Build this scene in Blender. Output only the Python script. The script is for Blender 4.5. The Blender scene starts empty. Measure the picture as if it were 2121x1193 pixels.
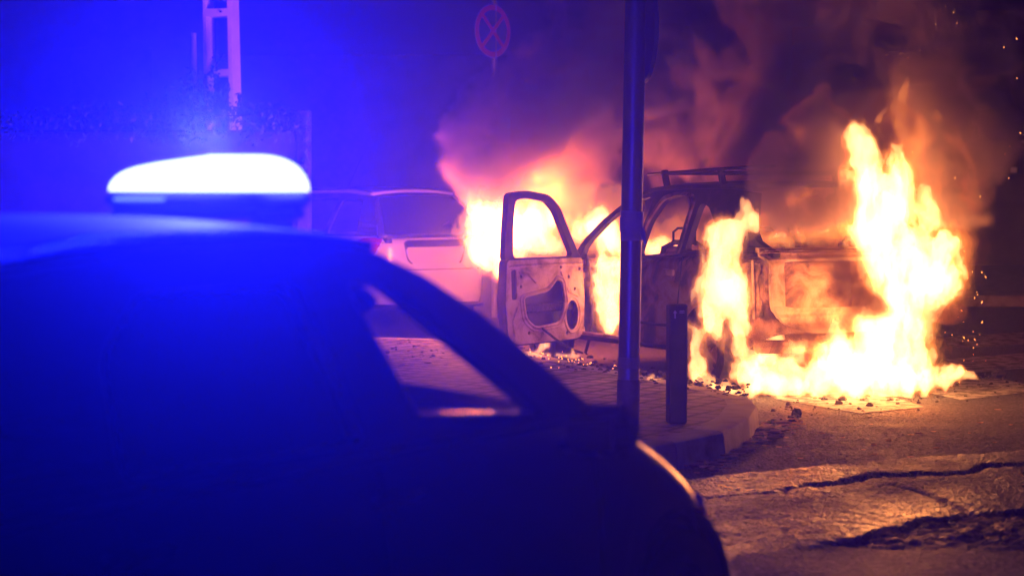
import bpy, math, random
import numpy as np
from mathutils import Vector, Matrix
import openvdb as vdb

S = bpy.context.scene
C = S.collection
R = math.radians
random.seed(7)

# ------------------------------------------------------------------ camera
F = 4700.0; CX = 1060.5; CY = 596.5; HZ = 375.0; CAMZ = 1.55
PITCH = math.atan((CY-HZ)/F)
cam_d = bpy.data.cameras.new('camera'); cam = bpy.data.objects.new('camera', cam_d); C.objects.link(cam)
cam.location = (0, 0, CAMZ); cam.rotation_euler = (math.pi/2-PITCH, 0, 0)
cam_d.sensor_width = 36; cam_d.lens = F/2121*36; cam_d.clip_start = .1; cam_d.clip_end = 300
cam_d.dof.use_dof = True; cam_d.dof.focus_distance = 15.5; cam_d.dof.aperture_fstop = 2.6
S.camera = cam

# ------------------------------------------------------------------ world, exposure
w = bpy.data.worlds.new('World'); S.world = w; w.use_nodes = True
nt = w.node_tree; bg = nt.nodes['Background']
sky = nt.nodes.new('ShaderNodeTexSky'); sky.sky_type = 'NISHITA'; sky.sun_disc = False
sky.sun_elevation = R(-9); sky.sun_rotation = R(120)
nt.links.new(sky.outputs[0], bg.inputs[0]); bg.inputs[1].default_value = .05
S.view_settings.view_transform = 'Standard'; S.view_settings.look = 'None'
S.view_settings.exposure = -.5; S.view_settings.gamma = 1
cy = S.cycles
cy.volume_bounces = 0; cy.max_bounces = 5; cy.diffuse_bounces = 2; cy.glossy_bounces = 3
cy.transmission_bounces = 4; cy.transparent_max_bounces = 128; cy.volume_step_rate = 1.0
cy.sample_clamp_indirect = 4; cy.use_denoising = True

FIRE_K = 0.08      # strength of all the fire lights
BLUE_K = 1.0      # strength of the beacon

# ------------------------------------------------------------------ pixels to points
cp, sp = math.cos(PITCH), math.sin(PITCH)
def ray(px, py):
    a, b = (px-CX)/F, (CY-py)/F
    return Vector((a, cp + b*sp, -sp + b*cp))
def at(px, py, Y):
    d = ray(px, py); return Vector((0, 0, CAMZ)) + d*(Y/d.y)
def gr(px, py, z=0.0):
    d = ray(px, py); return Vector((0, 0, CAMZ)) + d*((z-CAMZ)/d.z)

# ------------------------------------------------------------------ materials
def mat(name, col=(.5, .5, .5), rough=.6, metal=0, spec=None, coat=0):
    m = bpy.data.materials.new(name); m.use_nodes = True
    b = m.node_tree.nodes['Principled BSDF']
    b.inputs['Base Color'].default_value = (*col, 1); b.inputs['Roughness'].default_value = rough
    b.inputs['Metallic'].default_value = metal
    if spec is not None: b.inputs['Specular IOR Level'].default_value = spec
    if coat: b.inputs['Coat Weight'].default_value = coat; b.inputs['Coat Roughness'].default_value = .16
    return m
def N(m, t, **kw):
    n = m.node_tree.nodes.new(t)
    for k, v in kw.items():
        if k.startswith('i_'):
            key = k[2:]; key = int(key) if key.isdigit() else key.replace('_', ' ')
            n.inputs[key].default_value = v
        else: setattr(n, k, v)
    return n
def L(m, a, b): m.node_tree.links.new(a, b)
def ramp(m, fac, stops):
    n = N(m, 'ShaderNodeValToRGB'); e = n.color_ramp.elements
    while len(e) > 1: e.remove(e[-1])
    e[0].position = stops[0][0]; e[0].color = (*stops[0][1], 1)
    for p, c in stops[1:]:
        q = e.new(p); q.color = (*c, 1)
    L(m, fac, n.inputs[0]); return n.outputs[0]
def noise_mat(name, stops, scale=5, detail=8, rough=(.5, .9), bump=.2, bscale=40, bdist=.01, metal=0, spec=.5, distort=0, coord='Object', stretch=(1, 1, 1), coat=0):
    m = mat(name, rough=.6, metal=metal, spec=spec, coat=coat); b = m.node_tree.nodes['Principled BSDF']
    tc = N(m, 'ShaderNodeTexCoord'); mp = N(m, 'ShaderNodeMapping'); mp.inputs['Scale'].default_value = stretch
    L(m, tc.outputs[coord], mp.inputs[0])
    n = N(m, 'ShaderNodeTexNoise', i_Scale=scale, i_Detail=detail, i_Roughness=.62, i_Distortion=distort); L(m, mp.outputs[0], n.inputs['Vector'])
    L(m, ramp(m, n.outputs['Fac'], stops), b.inputs['Base Color'])
    mr = N(m, 'ShaderNodeMapRange', i_3=rough[0], i_4=rough[1]); L(m, n.outputs['Fac'], mr.inputs[0]); L(m, mr.outputs[0], b.inputs['Roughness'])
    if bump:
        n2 = N(m, 'ShaderNodeTexNoise', i_Scale=bscale, i_Detail=4); L(m, mp.outputs[0], n2.inputs['Vector'])
        bp = N(m, 'ShaderNodeBump', i_Strength=bump, i_Distance=bdist); L(m, n2.outputs['Fac'], bp.inputs['Height']); L(m, bp.outputs[0], b.inputs['Normal'])
    return m
def emit(name, col, s):
    m = bpy.data.materials.new(name); m.use_nodes = True; t = m.node_tree; t.nodes.clear()
    e = t.nodes.new('ShaderNodeEmission'); e.inputs[0].default_value = (*col, 1); e.inputs[1].default_value = s
    o = t.nodes.new('ShaderNodeOutputMaterial'); t.links.new(e.outputs[0], o.inputs[0]); return m

burnt = noise_mat('burnt_metal', [(.28, (.012, .01, .01)), (.44, (.09, .05, .035)), (.52, (.3, .16, .09)), (.64, (.42, .32, .24)), (.8, (.16, .09, .06))], scale=4.2, detail=10, rough=(.5, .85), bump=.5, bscale=55, bdist=.006, metal=.25, distort=.6)
ashy = noise_mat('ash_coated_metal', [(.3, (.05, .03, .025)), (.42, (.3, .19, .12)), (.55, (.55, .4, .28)), (.72, (.62, .5, .4))], scale=5, detail=10, rough=(.5, .8), bump=.5, bscale=45, bdist=.006, metal=.15, distort=.5)
soot = noise_mat('sooty_metal', [(.35, (.008, .008, .009)), (.6, (.04, .03, .03)), (.75, (.12, .08, .06))], scale=8, rough=(.45, .8), bump=.4, bscale=60, bdist=.004, metal=.3)
charred = noise_mat('charred_black', [(.35, (.008, .007, .007)), (.7, (.05, .035, .03))], scale=14, rough=(.6, .95), bump=.8, bscale=30, bdist=.02)
paint_dark = mat('dark_blue_paint', (.012, .014, .03), .4, 0, .5, coat=.8)
paint_white = noise_mat('white_car_paint', [(.3, (.62, .6, .58)), (.7, (.72, .7, .68))], scale=1.5, rough=(.25, .4), bump=0, coat=.6)
plastic = mat('black_plastic', (.018, .018, .02), .7)
rubber = noise_mat('tyre_rubber', [(.3, (.012, .012, .012)), (.7, (.03, .028, .026))], scale=20, rough=(.7, .95), bump=.3)
alloy = mat('wheel_alloy', (.45, .45, .46), .35, 1)
steel = noise_mat('galvanised_steel', [(.3, (.20, .21, .23)), (.7, (.3, .31, .33))], scale=9, rough=(.34, .48), bump=.06, metal=.8, stretch=(1, 1, .25))
def glass_mat(name, col, rough=.02, alpha=.35):
    m = bpy.data.materials.new(name); m.use_nodes = True; t = m.node_tree; t.nodes.clear()
    g = t.nodes.new('ShaderNodeBsdfGlossy'); g.inputs['Color'].default_value = (1, 1, 1, 1); g.inputs['Roughness'].default_value = rough
    tr = t.nodes.new('ShaderNodeBsdfTransparent'); tr.inputs[0].default_value = (*col, 1)
    fr = t.nodes.new('ShaderNodeFresnel'); fr.inputs[0].default_value = 1.45
    mx = t.nodes.new('ShaderNodeMixShader'); o = t.nodes.new('ShaderNodeOutputMaterial')
    ge = t.nodes.new('ShaderNodeNewGeometry'); mt = t.nodes.new('ShaderNodeMath'); mt.operation = 'SUBTRACT'; mt.use_clamp = True; t.links.new(fr.outputs[0], mt.inputs[0]); t.links.new(ge.outputs['Backfacing'], mt.inputs[1])
    t.links.new(mt.outputs[0], mx.inputs[0]); t.links.new(tr.outputs[0], mx.inputs[1]); t.links.new(g.outputs[0], mx.inputs[2]); t.links.new(mx.outputs[0], o.inputs[0])
    return m
clear_glass = glass_mat('clear_car_glass', (.8, .82, .85))
tint_glass = glass_mat('tinted_car_glass', (.12, .12, .14))
dark_glass = mat('dark_rear_glass', (.01, .01, .014), .06, 0, .6)
red_lens = mat('red_lamp_lens', (.35, .01, .01), .15, 0, .6)

# ------------------------------------------------------------------ object helpers
def tag(o, label=None, cat=None, group=None, kind=None):
    for k, v in (('label', label), ('category', cat), ('group', group), ('kind', kind)):
        if v: o[k] = v
    return o
def empty(name, loc=(0, 0, 0), rz=0):
    o = bpy.data.objects.new(name, None); C.objects.link(o); o.location = loc; o.rotation_euler = (0, 0, rz); o.empty_display_size = .2
    return o
def mesh(name, v, f, m, parent=None, smooth=True, auto=None):
    me = bpy.data.meshes.new(name); me.from_pydata([tuple(map(float, q)) for q in v], [], [tuple(int(i) for i in q) for q in f])
    me.materials.append(m); me.update()
    if smooth:
        me.polygons.foreach_set('use_smooth', [True]*len(me.polygons))
        if auto is not None: me.set_sharp_from_angle(angle=R(auto))
    o = bpy.data.objects.new(name, me); C.objects.link(o); o.parent = parent
    return o
class MB:
    def __init__(s): s.v = []; s.f = []
    def add(s, v, f):
        k = len(s.v); s.v += [tuple(q) for q in v]; s.f += [tuple(i+k for i in q) for q in f]; return s
    def box(s, c, d, rot=None, b=0.0):
        x, y, z = [q/2 for q in d]; pts = []
        if b <= 0:
            pts = [Vector((i*x, j*y, k*z)) for k in (-1, 1) for j in (-1, 1) for i in (-1, 1)]
            fs = [(0, 2, 3, 1), (4, 5, 7, 6), (0, 1, 5, 4), (2, 6, 7, 3), (0, 4, 6, 2), (1, 3, 7, 5)]
        else:      # chamfered: 4 rings
            pts = []; b = min(b, x*.9, y*.9, z*.9)
            for zz, ins in ((-z, b), (-z+b, 0), (z-b, 0), (z, b)):
                X, Y = x-ins, y-ins; q = b
                pts += [Vector(p) for p in ((X-q, -Y, zz), (X, -Y+q, zz), (X, Y-q, zz), (X-q, Y, zz), (-X+q, Y, zz), (-X, Y-q, zz), (-X, -Y+q, zz), (-X+q, -Y, zz))]
            fs = [tuple(range(7, -1, -1)), tuple(range(24, 32))]
            for r in range(3):
                for i in range(8): fs.append((r*8+i, r*8+(i+1) % 8, r*8+8+(i+1) % 8, r*8+8+i))
        if rot is not None: pts = [rot @ p for p in pts]
        c = Vector(c); return s.add([p+c for p in pts], fs)
    def tube(s, path, rad, n=10, cap=True, flat=1.0):
        P = [Vector(p) for p in path]; rad = rad if hasattr(rad, '__len__') else [rad]*len(P)
        vs = []; up = None
        for i, p in enumerate(P):
            t = (P[min(i+1, len(P)-1)]-P[max(i-1, 0)]).normalized()
            if up is None: up = Vector((0, 0, 1)) if abs(t.z) < .9 else Vector((0, 1, 0))
            a = t.cross(up).normalized(); b2 = a.cross(t).normalized(); up = b2
            vs += [p+a*math.cos(q)*rad[i]+b2*math.sin(q)*rad[i]*flat for q in [2*math.pi*k/n for k in range(n)]]
        fs = [(i*n+k, i*n+(k+1) % n, (i+1)*n+(k+1) % n, (i+1)*n+k) for i in range(len(P)-1) for k in range(n)]
        if cap: fs += [tuple(range(n-1, -1, -1)), tuple(range((len(P)-1)*n, len(P)*n))]
        return s.add(vs, fs)
    def lathe(s, prof, n=32, M=None):      # profile (r, z) about z, then matrix M
        vs = []
        for r, z in prof:
            for k in range(n):
                q = 2*math.pi*k/n; p = Vector((r*math.cos(q), r*math.sin(q), z)); vs.append(M @ p if M else p)
        fs = [(i*n+k, i*n+(k+1) % n, (i+1)*n+(k+1) % n, (i+1)*n+k) for i in range(len(prof)-1) for k in range(n)]
        return s.add(vs, fs)
    def build(s, name, m, parent=None, smooth=True, auto=35): return mesh(name, s.v, s.f, m, parent, smooth, auto)
def grid(P):        # P[i][j] -> verts, faces
    n, k = len(P), len(P[0])
    return [p for r in P for p in r], [(i*k+j, (i+1)*k+j, (i+1)*k+j+1, i*k+j+1) for i in range(n-1) for j in range(k-1)]
def plate(outer, holes, thick, res=None, bevel=0):
    """flat shape with holes in the XY plane, from -thick/2 to thick/2 in z"""
    cu = bpy.data.curves.new('tmp', 'CURVE'); cu.dimensions = '2D'; cu.fill_mode = 'BOTH'; cu.extrude = thick/2-bevel
    cu.bevel_depth = bevel; cu.bevel_resolution = 1
    if bevel: cu.offset = -bevel
    for loop in [outer]+list(holes):
        sp_ = cu.splines.new('POLY'); sp_.points.add(len(loop)-1); sp_.use_cyclic_u = True
        for i, p in enumerate(loop): sp_.points[i].co = (p[0], p[1], 0, 1)
    o = bpy.data.objects.new('tmp', cu); C.objects.link(o)
    dg = bpy.context.evaluated_depsgraph_get(); dg.update()
    me = bpy.data.meshes.new_from_object(o.evaluated_get(dg))
    v = [tuple(q.co) for q in me.vertices]; f = [tuple(p.vertices) for p in me.polygons]
    bpy.data.objects.remove(o); bpy.data.curves.remove(cu); bpy.data.meshes.remove(me)
    return v, f
def rnd(loop, r=.05, n=4):      # round the corners of a polygon
    out = []; k = len(loop)
    for i in range(k):
        a, b, c = Vector(loop[i-1]), Vector(loop[i]), Vector(loop[(i+1) % k])
        ra = min(r, (a-b).length*.45, (c-b).length*.45)
        p, q = b+(a-b).normalized()*ra, b+(c-b).normalized()*ra
        for j in range(n+1):
            t = j/n; out.append(tuple(p*(1-t)**2+b*2*t*(1-t)+q*t*t))
    return out

# ------------------------------------------------------------------ noise fields
_rs = np.random.RandomState(11)
_lat = _rs.rand(32, 32, 32).astype(np.float32)
def vnoise(x, y, z, seed=0):
    x = x+seed*7.31; y = y+seed*3.17; z = z+seed*5.77
    xi, yi, zi = np.floor(x).astype(np.int32), np.floor(y).astype(np.int32), np.floor(z).astype(np.int32)
    fx, fy, fz = x-xi, y-yi, z-zi
    fx, fy, fz = [(q*q*q*(q*(q*6-15)+10)).astype(np.float32) for q in (fx, fy, fz)]
    xi &= 31; yi &= 31; zi &= 31; x2, y2, z2 = (xi+1) & 31, (yi+1) & 31, (zi+1) & 31
    def g(a, b, c): return _lat[a, b, c]
    c00 = g(xi, yi, zi)*(1-fx)+g(x2, yi, zi)*fx; c10 = g(xi, y2, zi)*(1-fx)+g(x2, y2, zi)*fx
    c01 = g(xi, yi, z2)*(1-fx)+g(x2, yi, z2)*fx; c11 = g(xi, y2, z2)*(1-fx)+g(x2, y2, z2)*fx
    return (c00*(1-fy)+c10*fy)*(1-fz)+(c01*(1-fy)+c11*fy)*fz
def fbm(x, y, z, o=4, seed=0, g=.5):
    a = 1.0; s = 0; t = 0
    for i in range(o):
        s = s+a*vnoise(x, y, z, seed+i); t += a; x, y, z, a = x*2.03, y*2.03, z*2.03, a*g
    return s/t
def blobs(X, Y, Z, caps):       # max of soft capsules (p0, r0, p1, r1)
    f = np.full(X.shape, -9, np.float32)
    for p0, r0, p1, r1 in caps:
        a = np.array(p0, np.float32); d = np.array(p1, np.float32)-a; dd = float(d@d)+1e-9
        t = np.clip(((X-a[0])*d[0]+(Y-a[1])*d[1]+(Z-a[2])*d[2])/dd, 0, 1)
        dist = np.sqrt((X-a[0]-t*d[0])**2+(Y-a[1]-t*d[1])**2+(Z-a[2]-t*d[2])**2)
        q = 1-dist/(r0+(r1-r0)*t); f = np.maximum(f, q) if len(caps) < 3 else np.log(np.exp(8*np.clip(f, -8, 8))+np.exp(8*np.clip(q, -8, 8)))/8
    return f
def axes(lo, hi, h):
    ax = [np.arange(lo[i], hi[i]+h, h, dtype=np.float32) for i in range(3)]
    return ax, np.meshgrid(*ax, indexing='ij')

def flame_mat(name, col, k, surf=.02, nscale=0, smin=0):
    """glowing gas: emits through its whole body; the skin only adds a faint glow"""
    m = bpy.data.materials.new(name); m.use_nodes = True; t = m.node_tree; t.nodes.clear()
    o = t.nodes.new('ShaderNodeOutputMaterial')
    tr = t.nodes.new('ShaderNodeBsdfTransparent'); e = t.nodes.new('ShaderNodeEmission'); e.inputs[0].default_value = (1, .3, .04, 1); e.inputs[1].default_value = surf
    ad = t.nodes.new('ShaderNodeAddShader'); t.links.new(tr.outputs[0], ad.inputs[0]); t.links.new(e.outputs[0], ad.inputs[1]); t.links.new(ad.outputs[0], o.inputs['Surface'])
    v = t.nodes.new('ShaderNodeEmission'); v.inputs[0].default_value = (*col, 1); v.inputs[1].default_value = k
    t.links.new(v.outputs[0], o.inputs['Volume'])
    m.cycles.homogeneous_volume = True
    return m
fl_outer = flame_mat('flame_outer_gas', (1, .2, .025), 1.5, .006)
fl_mid = flame_mat('flame_middle_gas', (1, .28, .04), 6, .008)
fl_core = flame_mat('flame_core_gas', (1, .46, .15), 26, .0)
gl_a = flame_mat('dull_glow_outer', (1, .17, .03), .30, .0); gl_b = flame_mat('dull_glow_inner', (1, .2, .03), .8, .0); gl_c = flame_mat('dull_glow_core', (1, .24, .035), 2.2, .0)  # dim flame, and smoke whose firelight is put in as emission

def flame(name, label, caps, h=.022, warp=.12, fine=.05, amp=.55, lv=(.12, .3, .5), zs=.55, seed=0, cut=None, mats=None, nf=11):
    """a fire grown from capsules, its field torn by upward-drawn turbulence; nested closed bodies"""
    P = np.array([c[0] for c in caps]+[c[2] for c in caps]); r = max(max(c[1], c[3]) for c in caps)
    lo = P.min(0)-r*1.25-warp; hi = P.max(0)+r*1.25+warp; hi[2] += .1; lo[2] = max(lo[2], .005)
    ax, (X, Y, Z) = axes(lo, hi, h)
    w1 = [fbm(X*2.2, Y*2.2, Z*2.2*zs, 2, seed+k*9)-.5 for k in range(3)]
    w2 = [fbm(X*13, Y*13, Z*13*zs, 3, seed+50+k*9, .6)-.5 for k in range(3)]
    up = 1.6
    Xw = X+2*warp*w1[0]+2*fine*w2[0]; Yw = Y+2*warp*w1[1]+2*fine*w2[1]; Zw = Z+2*warp*up*(w1[2]-.05)+2*fine*up*w2[2]
    f = blobs(Xw, Yw, Zw, caps)
    n = fbm(Xw*nf, Yw*nf, Zw*nf*zs*.8, 4, seed+3, .62); rd = 1-2*np.abs(fbm(Xw*4.5, Yw*4.5, Zw*4.5*zs*.7, 3, seed+70)-.5)*2.2
    f = f+amp*(n-.5)*2.5+amp*.4*(rd-.65)
    if cut is not None: f = cut(X, Y, Z, f)
    for k in range(3):      # closed at the domain walls
        sl = [slice(None)]*3; sl[k] = 0; f[tuple(sl)] = -1; sl[k] = -1; f[tuple(sl)] = -1
    root = None
    for level, m, nm in zip(lv, mats or (fl_outer, fl_mid, fl_core), ('outer_flame', 'middle_flame', 'flame_core')):
        if level is None: continue
        g = vdb.FloatGrid(background=-1.0); g.copyFromArray(f.astype(np.float32)-level)
        pts, tris, quads = g.convertToPolygons(isovalue=0.0, adaptivity=0.0)
        if len(pts) == 0: continue
        v = pts*h+np.array([lo[0], lo[1], lo[2]])
        me = bpy.data.meshes.new(nm); nq = len(quads)
        me.vertices.add(len(v)); me.vertices.foreach_set('co', v.astype(np.float32).ravel())
        me.loops.add(nq*4); me.loops.foreach_set('vertex_index', quads[:, ::-1].astype(np.int32).ravel())
        me.polygons.add(nq); me.polygons.foreach_set('loop_start', np.arange(0, nq*4, 4, dtype=np.int32)); me.polygons.foreach_set('loop_total', np.full(nq, 4, np.int32))
        me.update(calc_edges=True); me.polygons.foreach_set('use_smooth', [True]*nq); me.materials.append(m)
        o = bpy.data.objects.new(nm if root else name, me); C.objects.link(o)
        if root is None: root = tag(o, label, 'fire')
        else: o.parent = root
    return root
def fire_light(loc, watts, parent, r=.25, col=(1, .18, .02)):
    l = bpy.data.lights.new('fire_glow', 'POINT'); l.energy = watts*FIRE_K; l.color = col; l.shadow_soft_size = r
    o = bpy.data.objects.new('fire_glow', l); C.objects.link(o); o.location = loc; o.parent = parent
    return o

# ================================================================== GROUND
def asphalt():
    m = mat('asphalt', rough=.7, spec=.45); b = m.node_tree.nodes['Principled BSDF']
    tc = N(m, 'ShaderNodeTexCoord'); v = tc.outputs['Object']
    ag = N(m, 'ShaderNodeTexVoronoi', i_Scale=48.0); L(m, v, ag.inputs['Vector'])
    n1 = N(m, 'ShaderNodeTexNoise', i_Scale=1.3, i_Detail=8); L(m, v, n1.inputs['Vector'])
    n2 = N(m, 'ShaderNodeTexNoise', i_Scale=30, i_Detail=6); L(m, v, n2.inputs['Vector'])
    c1 = ramp(m, n1.outputs['Fac'], [(.3, (.045, .043, .04)), (.7, (.10, .094, .086))])
    c2 = ramp(m, ag.outputs['Color'], [(.2, (.4, .4, .4)), (.75, (1, 1, 1)), (.95, (2.2, 2.1, 2.0))])
    mx = N(m, 'ShaderNodeMix', data_type='RGBA', blend_type='MULTIPLY'); mx.inputs[0].default_value = .9
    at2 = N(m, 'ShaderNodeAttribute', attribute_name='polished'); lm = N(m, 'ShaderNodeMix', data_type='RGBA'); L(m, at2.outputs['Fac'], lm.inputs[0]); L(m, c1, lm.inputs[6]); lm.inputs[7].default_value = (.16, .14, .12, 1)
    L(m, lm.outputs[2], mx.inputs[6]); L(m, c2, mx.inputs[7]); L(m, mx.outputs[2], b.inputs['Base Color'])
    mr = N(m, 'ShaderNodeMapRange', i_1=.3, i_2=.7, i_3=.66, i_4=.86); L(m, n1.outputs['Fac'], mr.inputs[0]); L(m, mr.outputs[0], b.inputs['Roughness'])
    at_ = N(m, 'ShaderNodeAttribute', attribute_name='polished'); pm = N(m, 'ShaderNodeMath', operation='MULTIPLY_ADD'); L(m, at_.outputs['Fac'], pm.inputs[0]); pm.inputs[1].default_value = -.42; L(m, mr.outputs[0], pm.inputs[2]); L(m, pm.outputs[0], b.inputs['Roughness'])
    dist = ramp(m, ag.outputs['Distance'], [(0, (1, 1, 1)), (.55, (0, 0, 0))])
    b1 = N(m, 'ShaderNodeBump', i_Strength=1, i_Distance=.016); L(m, dist, b1.inputs['Height'])
    b2 = N(m, 'ShaderNodeBump', i_Strength=.6, i_Distance=.014); L(m, n2.outputs['Fac'], b2.inputs['Height']); L(m, b1.outputs[0], b2.inputs['Normal'])
    L(m, b2.outputs[0], b.inputs['Normal'])
    return m
asph = asphalt()

def pl_dist(X, Y, pts):
    """distance to a polyline, and the side (y above it positive)"""
    D = np.full(X.shape, 99.0)
    for (a, b) in zip(pts[:-1], pts[1:]):
        dx, dy = b[0]-a[0], b[1]-a[1]; t = np.clip(((X-a[0])*dx+(Y-a[1])*dy)/(dx*dx+dy*dy), 0, 1)
        D = np.minimum(D, np.hypot(X-a[0]-t*dx, Y-a[1]-t*dy))
    yl = np.interp(X, [p[0] for p in pts], [p[1] for p in pts])
    return D, Y-yl
def gl(pix): return [tuple(gr(a, b)[:2]) for a, b in pix]
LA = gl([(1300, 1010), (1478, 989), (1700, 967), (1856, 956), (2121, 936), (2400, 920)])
LB = gl([(1300, 1075), (1468, 1038), (1618, 1021), (1658, 1006), (1706, 1001), (1801, 987), (1910, 984), (2012, 984), (2046, 970), (2121, 968), (2400, 955)])
LB2 = gl([(1658, 1008), (1700, 1019), (1760, 1023), (1810, 1018), (1842, 1003), (1910, 1001), (1960, 992), (2060, 988), (2200, 975)])
LC = gl([(1828, 1004), (1893, 1021), (1944, 1041), (1985, 1058), (2019, 1072)])
LD = gl([(1350, 1200), (1492, 1171), (1536, 1147), (1618, 1145), (1692, 1133), (1801, 1123), (1815, 1113), (1910, 1089), (2019, 1072), (2121, 1062), (2400, 1045)])
fx = np.concatenate([-np.geomspace(90, 1.2, 26), np.arange(-1.1, 4.6, .017), np.geomspace(4.7, 90, 26)])
fy = np.concatenate([np.linspace(-6, 9.2, 12), np.arange(9.3, 16.0, .017), np.arange(16.1, 24, .1), np.geomspace(24.3, 160, 24)])
GX, GY = np.meshgrid(fx, fy, indexing='ij')
wob = .08*(fbm(GX*1.7, GY*1.7, GX*0, 3, 5)-.5)*2+.09*(fbm(GX*7, GY*7, GX*0, 4, 6, .7)-.5)*2
GYw = GY+wob
edge = np.clip((GX+1.0)/.6, 0, 1)*np.clip((4.4-GX)/.5, 0, 1)*np.clip((GY-9.4)/.3, 0, 1)*np.clip((15.7-GY)/.6, 0, 1)
H = .010*(fbm(GX*3, GY*3, GX*0, 4, 8)-.5)+.013*(fbm(GX*32, GY*32, GX*0, 3, 9, .75)-.5)
dA, sA = pl_dist(GX, GYw, LA); dB, sB = pl_dist(GX, GYw, LB); dB2, sB2 = pl_dist(GX, GYw, LB2); dC, _ = pl_dist(GX, GYw, LC); dD, sD = pl_dist(GX, GYw, LD)
ss = lambda x: np.clip(x, 0, 1)**2*(3-2*np.clip(x, 0, 1))
H += .018*(1-ss((sA+.02)/.05)) - .010*np.exp(-(dA/.03)**2)
H -= .022*np.exp(-(dB/.02)**2)
H -= .030*((sB2 < .0) == False)*0 + .016*ss(sB2*18+.5)*ss(-sB*18+.5)*(GX > LB2[0][0])*(GX < LB2[-1][0])
H -= .02*np.exp(-(dC/.022)**2)
low = ss(-sD*12+.6)
H -= .008*low*(1-.8*ss((-sD-.25)/1.2)) + .01*low
H += low*.038*(fbm(GX*16, GY*14, GX*0, 3, 21)-.5)+low*.03*(fbm(GX*2.5, GY*2.5, GX*0, 2, 33)-.5)
H += (1-low)*.016*(fbm(GX*1.2, GY*1.2, GX*0, 2, 13)-.5)
H *= edge
gv = np.stack([GX, GY, H], -1).reshape(-1, 3)
nx_, ny_ = GX.shape; I = np.arange(nx_*ny_).reshape(nx_, ny_)
gf = np.stack([I[:-1, :-1], I[1:, :-1], I[1:, 1:], I[:-1, 1:]], -1).reshape(-1, 4)
def fastmesh(name, v, f, m, parent=None, smooth=True):
    me = bpy.data.meshes.new(name); k = f.shape[1]
    me.vertices.add(len(v)); me.vertices.foreach_set('co', np.asarray(v, np.float32).ravel())
    me.loops.add(f.size); me.loops.foreach_set('vertex_index', f.astype(np.int32).ravel())
    me.polygons.add(len(f)); me.polygons.foreach_set('loop_start', np.arange(0, f.size, k, dtype=np.int32)); me.polygons.foreach_set('loop_total', np.full(len(f), k, np.int32))
    me.update(calc_edges=True); me.polygons.foreach_set('use_smooth', [smooth]*len(f)); me.materials.append(m)
    o = bpy.data.objects.new(name, me); C.objects.link(o); o.parent = parent; return o
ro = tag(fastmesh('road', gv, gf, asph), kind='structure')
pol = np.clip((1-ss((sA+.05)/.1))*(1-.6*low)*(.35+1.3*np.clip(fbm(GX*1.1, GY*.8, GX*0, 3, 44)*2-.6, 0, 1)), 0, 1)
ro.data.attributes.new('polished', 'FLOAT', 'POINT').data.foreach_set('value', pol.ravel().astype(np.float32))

# ---- pavement corner: slabs inside, kerb stones round the edge
ZS = .15
def g15(px, py): p = gr(px, py, ZS); return (p.x, p.y)
KO = [(-14.0, 6.6), (-6, 7.6), (-2.5, 8.6), (-.3, 10.35)] + [g15(*q) for q in ((1400, 915), (1499, 894), (1552, 865), (1569, 838), (1560, 826), (1500, 808), (1430, 795), (1330, 776), (1200, 751), (1050, 716), (930, 703), (790, 699), (640, 697), (400, 690))] + [(-14, 21.6)]
def arc_pts(pts, step):
    out = []; P = [Vector(p) for p in pts]; acc = 0; out.append(P[0])
    for a, b in zip(P[:-1], P[1:]):
        d = (b-a).length; t = step-acc
        while t < d: out.append(a+(b-a)*(t/d)); t += step
        acc = d-(t-step)
    out.append(P[-1]); return out
KP = [Vector(p) for p in KO]
# inward offset
def offset_in(P, d):
    out = []
    for i, p in enumerate(P):
        t = (P[min(i+1, len(P)-1)]-P[max(i-1, 0)]).normalized(); n = Vector((-t.y, t.x))   # left of a path that runs right then back: inside
        out.append(p+n*d)
    return out
KI = offset_in(KP, .19)
def slabs():
    m = mat('pavement_slabs', rough=.75); b = m.node_tree.nodes['Principled BSDF']
    tc = N(m, 'ShaderNodeTexCoord'); mp = N(m, 'ShaderNodeMapping'); mp.inputs['Rotation'].default_value = (0, 0, R(28)); L(m, tc.outputs['Object'], mp.inputs[0])
    br = N(m, 'ShaderNodeTexBrick', offset=0, i_Scale=1.0); br.inputs['Brick Width'].default_value = .2; br.inputs['Row Height'].default_value = .2
    br.inputs['Mortar Size'].default_value = .026; br.inputs['Mortar Smooth'].default_value = .3; br.inputs['Bias'].default_value = 0
    L(m, mp.outputs[0], br.inputs[0])
    br.inputs['Color1'].default_value = (.26, .21, .17, 1); br.inputs['Color2'].default_value = (.33, .27, .22, 1); br.inputs['Mortar'].default_value = (.03, .025, .02, 1)
    n = N(m, 'ShaderNodeTexNoise', i_Scale=2.2, i_Detail=9, i_Roughness=.65); L(m, tc.outputs['Object'], n.inputs['Vector'])
    mx = N(m, 'ShaderNodeMix', data_type='RGBA', blend_type='MULTIPLY'); mx.inputs[0].default_value = 1
    L(m, br.outputs['Color'], mx.inputs[6]); L(m, ramp(m, n.outputs['Fac'], [(.35, (.4, .38, .36)), (.6, (1, 1, 1))]), mx.inputs[7]); L(m, mx.outputs[2], b.inputs['Base Color'])
    n2 = N(m, 'ShaderNodeTexNoise', i_Scale=60, i_Detail=3); L(m, tc.outputs['Object'], n2.inputs['Vector'])
    b1 = N(m, 'ShaderNodeBump', i_Strength=1, i_Distance=.02, invert=True); L(m, br.outputs['Fac'], b1.inputs['Height'])
    b2 = N(m, 'ShaderNodeBump', i_Strength=.3, i_Distance=.006); L(m, n2.outputs['Fac'], b2.inputs['Height']); L(m, b1.outputs[0], b2.inputs['Normal']); L(m, b2.outputs[0], b.inputs['Normal'])
    return m
v, f = plate([(p.x, p.y) for p in KI], [], .15)
o = mesh('pavement', [(a, b, c+ZS/2-.002) for a, b, c in v], f, slabs(), smooth=False); tag(o, kind='structure')
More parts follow.
